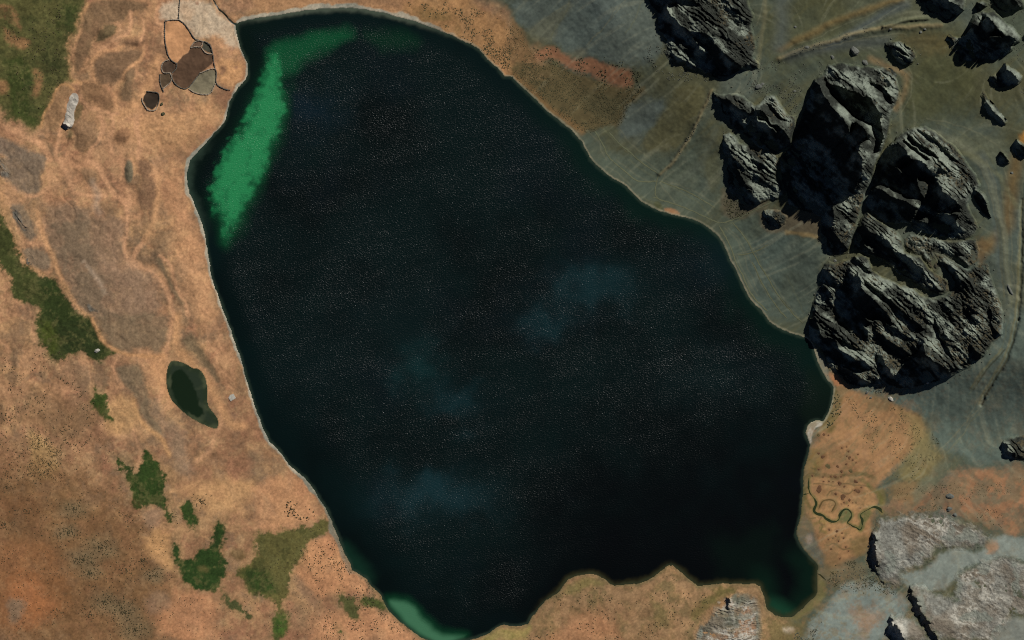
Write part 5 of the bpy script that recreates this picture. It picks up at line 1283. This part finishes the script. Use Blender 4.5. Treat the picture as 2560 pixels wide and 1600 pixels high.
LITS = [T31([(1180, 60), (1260, 75), (1250, 130), (1220, 100)]), T31([(1390, 170), (1470, 180), (1520, 240), (1500, 330), (1480, 380), (1440, 330), (1400, 230)]),
        T20([(1560, 420), (1620, 420), (1660, 480), (1600, 470)]), T20([(1700, 360), (1760, 380), (1740, 420)]), T20([(1760, 420), (1850, 450), (1820, 500), (1770, 470)]),
        Z3([(820, 690), (960, 740), (1060, 830), (1180, 920), (1250, 1000), (1200, 1000), (1060, 900), (960, 810), (850, 760)]), Z3([(560, 760), (660, 770), (640, 840), (580, 830)]),
        T31([(880, 760), (960, 800), (1060, 890), (1040, 910), (960, 860), (900, 810)]), T31([(1070, 920), (1140, 960), (1220, 1010), (1200, 1040), (1130, 990)]),
        ND([(1800, 640), (1900, 600), (1960, 610), (2030, 660), (1940, 640), (1850, 660)]), DD([(690, 920), (720, 950), (710, 980), (670, 940)])]
crag_field(1600, 2600, -120, 990, 1.8, CRAGS, BLACKS, LITS, relief=1.0, strike=42, lam=11, soil=.45, colours=DARK)

# pale slabby rock in the south-east
PALEC = (alb((122, 120, 109)), alb((148, 146, 133)), alb((138, 130, 114)))
gs = 'pale weathered rock slabs in the south-east'
crS1 = T33([(990, 500), (1000, 380), (1080, 335), (1300, 305), (1500, 280), (1680, 290), (1800, 370), (2000, 420), (2120, 520), (2050, 655), (1850, 670), (1600, 650), (1560, 780), (1400, 835), (1280, 880), (1290, 990), (1180, 1065), (1050, 965), (1010, 890), (955, 780), (945, 650)])
crS2 = T33([(1330, 990), (1480, 1005), (1700, 1075), (1760, 1100), (1750, 880), (1900, 790), (2150, 710), (2300, 710), (2560, 800), (2560, 1290), (2300, 1300), (2260, 1400), (2110, 1560), (1590, 1560), (1440, 1310), (1340, 1190), (1330, 1080)])
crS3 = T33([(1120, 1330), (1200, 1255), (1300, 1240), (1400, 1300), (1500, 1400), (1590, 1560), (1200, 1560), (1105, 1430)])
crag_field(2020, 2620, 1230, 1640, 1.8, [
    ('rock_slab', 'grey-brown slab with a black scarp on its west edge, east of the marsh', 'rock', crS1, gs),
    ('rock_slab', 'pale streaked slab in the bottom right corner', 'rock', crS2, gs),
    ('rock_slab', 'dark blocky rock on the bottom edge below the pale slabs', 'rock', crS3, gs)],
    [T33([(975, 510), (1000, 520), (1030, 560), (1010, 700), (1020, 760), (1010, 860), (1060, 960), (1120, 1030), (1180, 1065), (1100, 1010), (1040, 920), (960, 830), (940, 740), (960, 620)]),
     T33([(1345, 1000), (1360, 1090), (1400, 1160), (1440, 1240), (1500, 1340), (1560, 1440), (1600, 1560), (1560, 1540), (1480, 1380), (1400, 1260), (1350, 1200), (1335, 1080)]),
     T33([(1130, 1340), (1170, 1320), (1200, 1400), (1250, 1440), (1280, 1560), (1200, 1560), (1110, 1430)]),
     ],
    relief=.2, strike=30, lam=9, soil=.2, colours=PALEC, pale=True, pillow=.2, wig=6.5, blend=22, rib=.35)
# striped slab on the south shore (beds run up and down the picture)
crag_field(1700, 1930, 1460, 1660, 1.6, [('rock_slab', 'striped grey slab rising from the south shore', 'rock', chaikin(T(2, 3, [(1600, 1640), (1670, 1500), (1750, 1380), (1850, 1280), (1920, 1180), (2030, 1100), (2080, 1055), (2200, 1055), (2330, 1080), (2355, 1180), (2385, 1300), (2375, 1640)])), gs)],
           [T(2, 3, [(2030, 1120), (2045, 1140), (2040, 1230), (2020, 1200), (2015, 1150)])], relief=.30, strike=4, lam=6, soil=.3, colours=(alb((104, 104, 88)), alb((134, 122, 98)), alb((158, 122, 92))), pale=True, pillow=.3, wig=5, blend=18)
crag_field(2480, 2620, 1070, 1170, 1.8, [('rock_outcrop', 'dark boulder-sized knob at the right edge above the orange scrub', 'outcrop', crR)],
           [T32([(2190, 1220), (2220, 1160), (2260, 1180), (2250, 1240), (2330, 1260), (2330, 1310), (2230, 1300)])], relief=.6, colours=DARK, soil=.8)
# small outcrops in the western grassland
gw = 'low grey rock outcrops in the western grassland'
LG = (alb((92, 88, 78)), alb((124, 116, 102)), alb((134, 112, 88)))
crag_field(-30, 260, 340, 800, 1.8, [
    ('rock_outcrop', 'grey outcrop cut by the left edge, level with the lake bay', 'outcrop', T(0, 1, [(-100, -60), (40, -40), (100, 60), (150, 130), (110, 180), (40, 170), (-100, 90)]), gw),
    ('rock_outcrop', 'upper of two dark outcrops beside the western bog', 'outcrop', T(0, 1, [(100, 440), (170, 450), (250, 560), (310, 690), (290, 730), (210, 660), (140, 580), (100, 500)]), gw),
    ('rock_outcrop', 'lower of two dark outcrops beside the western bog', 'outcrop', T(0, 1, [(205, 830), (270, 840), (330, 930), (380, 1000), (340, 1020), (250, 990), (215, 920)]), gw),
    ('rock_outcrop', 'dark stony knoll at the edge of the grey hill', 'outcrop', T(0, 1, [(790, 1340), (860, 1360), (950, 1430), (930, 1470), (860, 1450), (800, 1400)]), gw)],
    [],
    relief=.4, colours=LG, soil=.3, pillow=.10, hmax=2.2, blend=9)
crag_field(140, 210, 215, 360, 1.4, [('rock_outcrop', 'white elongated rock between the north-western meadow and the hillocks', 'outcrop', chaikin(T(0, 0, [(690, 855), (740, 895), (745, 960), (700, 1050), (710, 1120), (690, 1200), (620, 1235), (585, 1200), (595, 1150), (615, 1090), (625, 1010), (655, 930)])), gw)],
           [T(0, 0, [(590, 1160), (620, 1170), (650, 1200), (620, 1235), (588, 1205)])], relief=.18, colours=(alb((176, 166, 150)), alb((206, 196, 178)), alb((160, 140, 112))), soil=.1, pale=False, pillow=.5, blend=2)
# ------------------------------------------------------------------ pens and dry-stone walls
BOX = np.array([(-1, -1, 0), (1, -1, 0), (1, 1, 0), (-1, 1, 0), (-1, -1, 1), (1, -1, 1), (1, 1, 1), (-1, 1, 1)], dtype=F)
BOXF = np.array([(4, 5, 6, 7), (0, 1, 5, 4), (1, 2, 6, 5), (2, 3, 7, 6), (3, 0, 4, 7)], dtype=np.int32)


def stone_wall(pts, pale, parent, width=.36, height=1.1):
    """a wall of single rough stones laid end to end in two courses"""
    pts = chaikin(pts, False, 1)
    vs, fs, k = [], [], 0
    for (ax, ay), (bx, by) in zip(pts[:-1], pts[1:]):
        L = math.hypot(bx - ax, by - ay) * M
        n = max(1, int(L / .9))
        ang = math.atan2(-(by - ay), bx - ax)
        for i in range(n):
            for course in range(2):
                if random.random() < .04: continue
                t = (i + .5 + random.uniform(-.2, .2) + .3 * course) / n
                u, v = ax + (bx - ax) * t, ay + (by - ay) * t
                z = float(zat(u, v)) - .1 + course * height * .5
                a = ang + random.uniform(-.3, .3)
                ca, sa = math.cos(a), math.sin(a)
                sx, sy, sz = random.uniform(.42, .62), width * random.uniform(.75, 1.2) * (1 - .15 * course), height * random.uniform(.5, .66)
                b = BOX.copy()
                b[:, 0] *= sx; b[:, 1] *= sy; b[:, 2] *= sz
                b += rng.normal(0, .07, b.shape)
                x = b[:, 0] * ca - b[:, 1] * sa + wx(u) + random.uniform(-.1, .1)
                y = b[:, 0] * sa + b[:, 1] * ca + wy(v) + random.uniform(-.1, .1)
                vs.append(np.stack([x, y, b[:, 2] + z], -1))
                fs.append(BOXF + k)
                k += 8
    return mesh_object('wall', np.concatenate(vs), np.concatenate(fs), MAT_WALLP if pale else MAT_WALL, parent, smooth_shade=False)


for i, (lab, c, poly, walls) in enumerate(PENS):
    p = np.asarray(T(0, 0, poly)).mean(0)
    e = empty('stone_pen', wx(p[0]), wy(p[1]), float(zat(p[0], p[1])))
    setprops(e, lab, 'pen', 'stone livestock pens above the north-western bay')
    patch('floor', fcl == 10 + i, MAT_FLOOR, e)
    for wpts, pale in walls:
        stone_wall(T(0, 0, wpts), pale, e)

# ------------------------------------------------------------------ draped strips: footpaths and streams
def strip(name, lines, w, mat, lift, label, cat, kind='structure', wob=.25, colour=None):
    vs, fs, k = [], [], 0
    for pts in lines:
        pts = chaikin(pts, False, 2)
        P = np.asarray(pts)
        seg = np.hypot(*np.diff(P, axis=0).T)
        L = np.concatenate([[0], np.cumsum(seg)])
        n = max(3, int(L[-1] / 3))
        t = np.linspace(0, L[-1], n)
        u, v = np.interp(t, L, P[:, 0]), np.interp(t, L, P[:, 1])
        u = u + fbm(u, v, 9, 2, 3) * .8; v = v + fbm(u, v, 9, 2, 4) * .8
        du, dv = np.gradient(u), np.gradient(v)
        m = np.hypot(du, dv) + 1e-6
        nx, ny = -dv / m, du / m
        ww = w / 2 * (1 + wob * fbm(u, v, 14, 3, 5)) * np.clip(np.minimum(t, L[-1] - t) / 12 + .35, 0, 1)
        for off in (-1, 0, 1):
            uu, vv = u + nx * ww * off, v + ny * ww * off
            vs.append(np.stack([wx(uu), wy(vv), zat(uu, vv) + lift + (.03 if off == 0 else 0)], -1))
        a = np.arange(n - 1, dtype=np.int32)
        for r0 in (0, 1):
            b0, b1 = k + r0 * n, k + (r0 + 1) * n
            fs.append(np.stack([b0 + a, b0 + a + 1, b1 + a + 1, b1 + a], -1)[:, ::-1])
        k += 3 * n
    VV = np.concatenate(vs)
    cols = None
    if colour is not None:
        cols = np.ones((len(VV), 4), F) * np.array([*alb(colour), .3], F)
    return setprops(mesh_object(name, VV, np.concatenate(fs), mat, None, cols), label, cat, kind=kind)


PATHS = [
    ('thin pale trails running along the slope behind the eastern beach', [T(2, 1, [(960, 20), (1060, 100), (1150, 180), (1220, 210), (1380, 200)]), T(2, 0, [(780, 1240), (860, 1360), (900, 1470), (960, 1530)]), T(2, 0, [(920, 1250), (1010, 1360), (1130, 1450), (1190, 1512)]) + T(2, 1, [(1290, 70), (1380, 130)])]),
    ('pale trail from the moraine rib down to the shore', [T(2, 1, [(1440, 85), (1380, 140), (1365, 220), (1345, 340), (1420, 390)])]),
    ('trail crossing the scree fan towards the rounded crag', [T(2, 1, [(1390, 200), (1540, 250), (1680, 310), (1820, 390), (1920, 450)])]),
    ('trail following the shore and climbing between the crags', [T(2, 1, [(1330, 350), (1450, 390), (1600, 440), (1750, 500), (1870, 560), (1970, 600), (2080, 570), (2250, 500), (2400, 420)]) + T(3, 1, [(60, 385)])]),
    ('trails fanning out over the lower scree above the cliff foot', [T(2, 1, [(2080, 590), (2160, 680), (2220, 760), (2260, 840), (2280, 880), (2340, 990), (2419, 1110)]) + T(3, 1, [(80, 1260), (170, 1370), (260, 1480), (330, 1540)]), T(2, 1, [(1960, 620), (2060, 800), (2090, 890), (2120, 980), (2180, 1080), (2230, 1220), (2300, 1320), (2419, 1430)]), T(2, 1, [(2130, 900), (2280, 880), (2419, 800)]), T(2, 1, [(2270, 960), (2330, 1100), (2400, 1230)]) + T(3, 1, [(90, 1400), (180, 1500)])]),
]
for lab, lines in PATHS:
    strip('footpath', lines, 3.0, MAT_PATH, .07, lab, 'path')
STREAM = T(3, 3, [(385, -20), (385, 120), (440, 170), (465, 230), (430, 270), (440, 310), (510, 330), (550, 370), (610, 395), (660, 390), (680, 330), (700, 290), (740, 270), (790, 300), (790, 350), (740, 400), (790, 430), (840, 450), (870, 480), (895, 430), (890, 370), (865, 340), (880, 310), (940, 280), (1000, 250), (1050, 260), (1080, 310)])
strip('stream', [STREAM, T(3, 3, [(385, 125), (355, 135), (325, 142)])], 4.2, MAT_POND, .10, 'narrow dark stream winding through the eastern marsh', 'stream', wob=.8, colour=(50, 58, 34))
strip('stream', [T(3, 3, [(480, 270), (510, 200), (570, 180), (620, 190), (645, 230), (600, 300)])], 3.4, MAT_POND, .08, 'abandoned loop of the marsh stream, dry and brown', 'stream', colour=(104, 84, 52))
strip('stream', [T(0, 0, [(2005, -20), (2060, 80), (2130, 140), (2180, 200), (2250, 252)])], 3.4, MAT_POND, .15, 'thin dark stream entering the lake at its north-west corner', 'stream', wob=.6, colour=(40, 40, 30))
strip('stream', [T(3, 3, [(470, 885), (510, 905), (550, 945)])], 3.0, MAT_POND, .10, 'short ditch draining into the south-eastern bay', 'stream', colour=(60, 58, 36))


# ------------------------------------------------------------------ lumps: boulders, cushion plants, tussocks
def lump_mesh(name, seed, flat=.7, rough=.22, sub=2, mat=None):
    import bmesh
    bm = bmesh.new()
    bmesh.ops.create_icosphere(bm, subdivisions=sub, radius=1)
    r2 = np.random.default_rng(seed)
    ds = r2.normal(0, 1, (5, 3)); ds /= np.linalg.norm(ds, axis=1)[:, None]
    cut = r2.uniform(.6, .9, 5)
    for v in bm.verts:
        c = np.array(v.co)
        for d, k in zip(ds, cut):          # planar facets
            t = c @ d
            if t > k: c = c - d * (t - k) * .85
        c = c * (1 + r2.uniform(-rough, rough) * .4)
        c[2] = max(c[2] * flat, -.25)
        v.co = c
    me = bpy.data.meshes.new(name)
    bm.to_mesh(me)
    bm.free()
    me.materials.append(mat)
    return me


def put(name, me, u, v, sx, sy, rot, sz, label, cat, group=None, sink=.15):
    o = bpy.data.objects.new(name, me)
    o.location = (wx(u), wy(v), float(zat(u, v)) - sink * sz)
    o.rotation_euler = (0, 0, rot)
    o.scale = (sx, sy, sz)
    col.objects.link(o)
    return setprops(o, label, cat, group)


ROCKS = [lump_mesh('boulder', 20 + i, .8, .3, 2, MAT_BOULDER) for i in range(6)]
ROCKW = [lump_mesh('pale_boulder', 40 + i, .8, .25, 2, MAT_BOULDERW) for i in range(3)]
gb = 'boulders on the eastern slopes'
BL = [  # u, v, half length, half width (photo px), turn, label, pale
    (1920 + 815 / 3.78, 490 / 3.78, 15, 10, -40, 'long pointed boulder on the slope north of the cleft ridge', 0),
    (1920 + 600 / 3.78, 545 / 3.78, 6, 4.5, -30, 'small boulder left of the long pointed boulder', 0),
    (1920 + 910 / 3.78, 595 / 3.78, 9, 6, -35, 'boulder just right of the long pointed boulder, near orange soil', 0),
    (1920 + 250 / 3.78, 260 / 3.78, 4, 3, 0, 'single small stone on the smooth olive slope at the top', 0),
    (1920 + 1145 / 3.78, 283 / 3.78, 5, 3.5, 20, 'small stone at the junction of the two sandy ribs', 0),
    (1920 + 1430 / 3.78, 312 / 3.78, 5, 4, 30, 'lower of two stones between the sandy rib and the saw-toothed shadow', 0),
    (1920 + 1470 / 3.78, 284 / 3.78, 4.5, 3.5, 10, 'upper of two stones between the sandy rib and the saw-toothed shadow', 0),
    (1920 + 360 / 3.78, 455 / 3.78, 7, 4, 10, 'stone on the lower end of the sandy rib', 0),
    (1280 + 2330 / 3.78, 820 / 3.78, 10, 6, 25, 'pale-topped boulder beside the tip of the low scarp crag', 0),
    (1920 + 2290 / 3.78, 400 + 125 / 3.78, 4.5, 3.5, 0, 'single stone on the orange-brown strip at the right edge', 0),
    (1920 + 1160 / 3.78, 800 + 745 / 3.78, 8, 5, -40, 'pale boulder on the edge of the orange fan', 1),
    (1920 + 1510 / 3.78, 800 + 592 / 3.78, 5, 3.5, 20, 'pale stone at the foot of the great massif', 1),
    (1920 + 935 / 3.78, 800 + 682 / 3.78, 5.5, 3.5, 70, 'stone in the gap between the massif and the orange fan', 0),
    (1920 + 970 / 3.78, 800 + 735 / 3.78, 4, 3, 40, 'darker stone just below the gap stone on the orange fan', 0),
    (1920 + 1718 / 3.78, 1200 + 150 / 3.78, 11, 7, 0, 'smooth grey egg-shaped boulder on the orange scrub', 0),
    (1920 + 1765 / 3.78, 1200 + 328 / 3.78, 6, 5, 0, 'dark boulder at the upper edge of the south-eastern slab', 0),
    (1920 + 1710 / 3.78, 1200 + 275 / 3.78, 9, 6, 20, 'grey boulder just above the dark boulder by the slab', 0),
    (243, 877, 8, 6, 20, 'white boulder standing in the dark green bog', 1),
    (1920 + 2280 / 3.78, 400 + 1235 / 3.78, 20, 3.5, -62, 'dark sliver of rock in the gully at the right edge', 0),
    (1780 + 850 / 7.56, 200 + 120 / 7.56, 7, 4, 30, 'largest of the blocks above the low scarp crag', 0),
    (1780 + 940 / 7.56, 200 + 85 / 7.56, 6, 4, 30, 'pale block upslope of the largest block above the scarp', 0),
    (1780 + 1550 / 7.56, 200 + 220 / 7.56, 4, 3, 30, 'lone stone between the low scarp and the cleft ridge', 0),
    (1920 + 630 / 3.78, 800 - 560 / 3.78, 5, 4, 0, 'small stone on the shelf above the cleft ridge', 0),
]
for i, (u, v, a, b, t, lab, pale) in enumerate(BL):
    me = ROCKW[i % 3] if pale else ROCKS[i % 6]
    put('boulder', me, u, v, a * M, b * M, R(t), min(a, b) * M * (1.0 if a < 15 else 1.3), lab, 'boulder', gb if u > 1300 else None)

CU = [lump_mesh('cushion_plant', 60 + i, .35, .35, 2, MAT_CUSHION) for i in range(4)]
CUG = [lump_mesh('cushion_plant', 70 + i, .35, .35, 2, MAT_CUSHIONG) for i in range(2)]
for i, ((u, v), r) in enumerate(HUM):
    ol = i in (0, 14, 10, 40)
    rr = r / 3.78 * M * .95
    asp = random.uniform(.75, 1.0)
    big = r >= 30
    lab = {10: 'broad brown cushion plant beside the white pebbles of the marsh', 14: 'round olive cushion plant east of the white pebbles', 24: 'largest brown cushion plant, nearest the stream mouth', 28: 'large double cushion plant in the north-east of the marsh', 32: 'square dark cushion plant in the middle of the marsh', 0: 'olive round cushion plant next to the white gravel spit'}.get(i)
    if lab is None:
        lab = ('dark cushion plant beside the white gravel spit' if v < 1100 else 'small brown cushion plant in the northern group of the marsh' if v < 1165 and r < 16 else
               'brown cushion plant in the belt along the upper marsh channel' if v < 1200 else 'brown cushion plant on bare sand just above the stream loops' if v < 1275 else 'small reddish cushion plant on the sand south of the stream')
    put('cushion_plant', (CUG if ol else CU)[i % 2 if ol else i % 4], u, v, rr, rr * asp, random.uniform(0, 6), min(rr, 2.0) * .9, lab, 'cushion plant', 'brown cushion plants on the eastern marsh')
# bushes by the pens
BUSH = [lump_mesh('bush', 80 + i, .8, .5, 2, MAT_BUSHG) for i in range(2)]
put('bush', BUSH[0], 1540 / 3.78, 1078 / 3.78, 2.3, 2.0, .3, 2.0, 'dark green bush south of the isolated square pen', 'bush')
put('bush', BUSH[1], 1528 / 3.78, 985 / 3.78, 2.0, 1.8, 1.3, 1.6, 'round dark bush right beside the isolated square pen', 'bush')
# pale flat stone slab by the west shore
sv = np.array([(-1, -.9, 0), (1, -.8, 0), (1.05, .85, 0), (-.2, 1.1, 0), (-1.1, .5, 0)], F)
sv2 = np.concatenate([sv * 3.1 + [0, 0, -.2], sv * [2.9, 2.9, 1] + [0, 0, .35]]).astype(F)
import bmesh
bm = bmesh.new()
bv = [bm.verts.new(tuple(float(k) for k in c)) for c in sv2]
bm.faces.new(bv[5:])
for i in range(5): bm.faces.new((bv[i], bv[(i + 1) % 5], bv[5 + (i + 1) % 5], bv[5 + i]))
me = bpy.data.meshes.new('flat_stone'); bm.to_mesh(me); bm.free()
me.materials.append(MAT_BOULDERW)
put('flat_stone', me, 580, 994, 1, 1, .5, 1, 'pale square slab lying on the grass between the pond and the lake', 'stone', sink=0)

CONE = 6


def scatter(name, mat, spots, label, cat):
    """very many small plants or stones, too small to pick apart"""
    n = len(spots)
    S = np.asarray(spots)
    ang = np.arange(CONE) / CONE * 2 * math.pi
    r = S[:, 2] * M
    z0 = zat(S[:, 0], S[:, 1])
    ring = np.zeros((n, CONE * 2 + 1, 3), F)
    jr = rng.uniform(.7, 1.25, (n, CONE))
    ph = rng.uniform(0, 6, (n, 1))
    for lev, (k, zz) in enumerate(((1.0, -.15), (.72, .5))):
        ring[:, lev * CONE:(lev + 1) * CONE, 0] = wx(S[:, :1]) + np.cos(ang + ph) * r[:, None] * k * jr
        ring[:, lev * CONE:(lev + 1) * CONE, 1] = wy(S[:, 1:2]) + np.sin(ang + ph) * r[:, None] * k * jr
        ring[:, lev * CONE:(lev + 1) * CONE, 2] = z0[:, None] + zz * r[:, None]
    ring[:, -1] = np.stack([wx(S[:, 0]), wy(S[:, 1]), z0 + .75 * r], -1)
    i = np.arange(CONE); j = (i + 1) % CONE
    tri = np.concatenate([np.stack([i, j, j + CONE], -1), np.stack([i, j + CONE, i + CONE], -1), np.stack([i + CONE, j + CONE, np.full(CONE, 2 * CONE)], -1)])
    fc = (tri[None] + (np.arange(n) * (2 * CONE + 1))[:, None, None]).reshape(-1, 3)
    return setprops(mesh_object(name, ring.reshape(-1, 3), fc, mat, None, smooth_shade=True, nper=3), label, cat, kind='stuff')


def fill(poly, n, r0, r1, clump=.25, seed=3, scale=26):
    P = np.asarray(poly)
    lo, hi = P.min(0), P.max(0)
    u = rng.uniform(lo[0], hi[0], n * 6).astype(F); v = rng.uniform(lo[1], hi[1], n * 6).astype(F)
    ok = (sdf(P, u + 8 * fbm(u, v, 30, 2, 1), v + 8 * fbm(u, v, 30, 2, 2)) < 0) & (fbm(u, v, scale, 3, seed) > clump)
    u, v = u[ok][:n], v[ok][:n]
    return list(zip(u, v, rng.uniform(r0, r1, len(u))))


sp = []
SW = [(-40, 1000), (250, 1000), (300, 1150), (340, 1280), (420, 1330), (440, 1480), (600, 1520), (760, 1300), (850, 1340), (990, 1500), (1080, 1640), (-40, 1640)]
sp += fill(SW, 1500, .5, 1.4, .25) + fill(SW, 1300, .5, 1.2, -.2, 5, 60)
for x, y, r, n in [(700, 270, 130, 130), (640, 490, 110, 150), (1190, 340, 70, 40), (780, 750, 80, 110), (960, 640, 130, 160), (850, 880, 100, 120), (1000, 1150, 130, 190), (1180, 1250, 130, 190), (1280, 1420, 120, 190), (860, 1270, 70, 60), (1200, 850, 140, 100), (1450, 900, 120, 90), (1360, 760, 50, 50), (560, 1240, 40, 20), (60, 60, 70, 40), (40, 420, 60, 50), (250, 290, 80, 40), (1650, 340, 40, 20), (1900, 200, 80, 60)]:
    for _ in range(n):
        a, q = random.uniform(0, 6.28), abs(random.gauss(0, .85)) * r
        sp.append((( x + math.cos(a) * q * 1.3) / 3.78, 1200 + (y + math.sin(a) * q * .8) / 3.78, random.uniform(.6, 1.7)))
sp += fill(T(0, 2, [(0, 350), (560, 300), (900, 700), (900, 1000), (700, 1512), (0, 1512)]), 700, .7, 1.7, .05, 4)
sp += fill(T(0, 2, [(280, 1030), (420, 1140), (680, 1290), (560, 1500), (260, 1500)]), 500, .6, 1.3, -.2, 4)
sp += fill(T(1, 3, [(200, 200), (450, 200), (560, 380), (420, 460), (280, 420)]), 60, 1, 2.4, 0)
sp += fill(T(1, 3, [(400, 680), (700, 560), (880, 820), (1060, 960), (1250, 1240), (1560, 1520), (600, 1540), (700, 1150), (500, 860)]), 620, .6, 1.8, 0)
sp += fill(T(2, 3, [(200, 1350), (480, 1050), (700, 1000), (1300, 1000), (1520, 850), (1760, 1020), (1900, 1080), (1650, 1480), (100, 1540)]), 400, .5, 1.8, .1)
sp += fill(T(0, 0, [(30, 150), (600, 30), (600, 700), (400, 1080), (100, 1050), (30, 700)]), 260, .8, 2.0, 0)
scatter('shrubs', MAT_BUSH, sp, 'dark tussocks dotted over the dry western and southern grassland', 'tussock')
sp = fill(T(2, 0, [(0, 600), (250, 590), (500, 620), (830, 770), (1100, 830), (1300, 840), (1120, 1010), (1000, 1190), (900, 1200), (700, 1260), (400, 1065), (0, 700)]), 3600, .4, 1.15, -.4, 6)
sp += fill(T(2, 0, [(-120, 100), (120, 350), (250, 560), (100, 700), (-300, 500)]) , 700, .4, 1.1, -.2, 6)
sp += fill(T(2, 0, [(200, 440), (480, 450), (1150, 640), (1300, 720), (1300, 830), (900, 800), (250, 560)]), 260, .7, 1.8, -.1, 6)
sp += fill(T(1, 0, [(1400, 60), (1900, 0), (2419, 280), (2419, 700), (1900, 330)]), 600, .7, 1.6, 0, 6)
sp += fill(T(2, 1, [(2000, 280), (2200, 440), (2400, 400), (2300, 480), (2080, 560), (1990, 420)]), 200, .7, 1.6, -.2, 6)
sp += fill(T(3, 2, [(700, 700), (1250, 800), (1480, 1000), (1650, 1250), (1300, 1500), (1000, 1400), (900, 1000)]), 500, .6, 1.4, 0, 6)
sp += fill(T(3, 2, [(640, 640), (690, 720), (680, 900), (560, 1060), (560, 900)]), 60, 1, 2.2, -.5, 6)
sp += fill(T(3, 3, [(1150, 60), (1500, 30), (2560, -60), (2560, 500), (2250, 470), (1850, 310), (1600, 270), (1120, 330)]), 500, .4, 1.3, .1, 6)
sp += fill(T(3, 3, [(560, 800), (900, 740), (960, 900), (1200, 1060), (800, 1080), (560, 960)]), 320, .5, 1.5, -.2, 6)
scatter('undergrowth', MAT_BUSHG, sp, 'small dark scrub speckling the lower eastern slopes', 'scrub')
sp = []
for p, n in ((T(3, 0, [(0, 560), (500, 560), (560, 700), (400, 900), (300, 1100), (0, 860), (-300, 800)]), 260), (T(3, 0, [(60, 600), (420, 400), (900, 260), (1000, 300), (500, 450)]), 120), (T(2, 0, [(1880, 860), (1800, 1080), (1560, 1480), (1600, 1480), (1840, 1080), (1920, 900)]), 120), (T(3, 2, [(900, 600), (1150, 610), (1420, 640), (1400, 700), (950, 700)]), 110), (T(2, 0, [(1280, 350), (1480, 400), (1600, 620), (1900, 780), (1600, 780), (1250, 620)]), 240), (T(3, 0, [(1900, 0), (2500, 0), (2560, 1100), (2300, 900), (2350, 500), (2000, 300)]), 420), (T(3, 3, [(600, 860), (1000, 780), (1250, 1080), (700, 1050)]), 200), (T(3, 3, [(260, 1440), (520, 1300), (560, 1350), (400, 1540), (240, 1540)]), 120), (Z3([(600, 40), (1100, 0), (1700, 100), (1600, 700), (1400, 600), (1200, 250), (700, 300)]), 150)):
    sp += fill(p, n, .6, 1.7, -.1, 8)
for cr_ in (crA, crB, crC, crD, crE, crP, crP2, crG, crH, crF, crK):
    for (ax_, ay_), (bx_, by_) in zip(cr_, cr_[1:] + cr_[:1]):
        for _ in range(int(math.hypot(bx_ - ax_, by_ - ay_) / 4)):
            t_ = random.random()
            q_ = abs(random.gauss(0, 8))
            nx_, ny_ = (by_ - ay_), -(bx_ - ax_)
            nn_ = math.hypot(nx_, ny_) + 1e-6
            sg_ = random.choice((-1, 1))
            sp.append((ax_ + (bx_ - ax_) * t_ + sg_ * nx_ / nn_ * q_, ay_ + (by_ - ay_) * t_ + sg_ * ny_ / nn_ * q_, random.uniform(.5, 1.0) + (random.random() < .1) * random.uniform(.5, 1.8)))
sp = [q_ for q_ in sp if q_[0] > 1300]
scatter('rubble', MAT_RUBBLE, sp, 'loose stones strewn below the crags and along the sandy ribs', 'rubble')
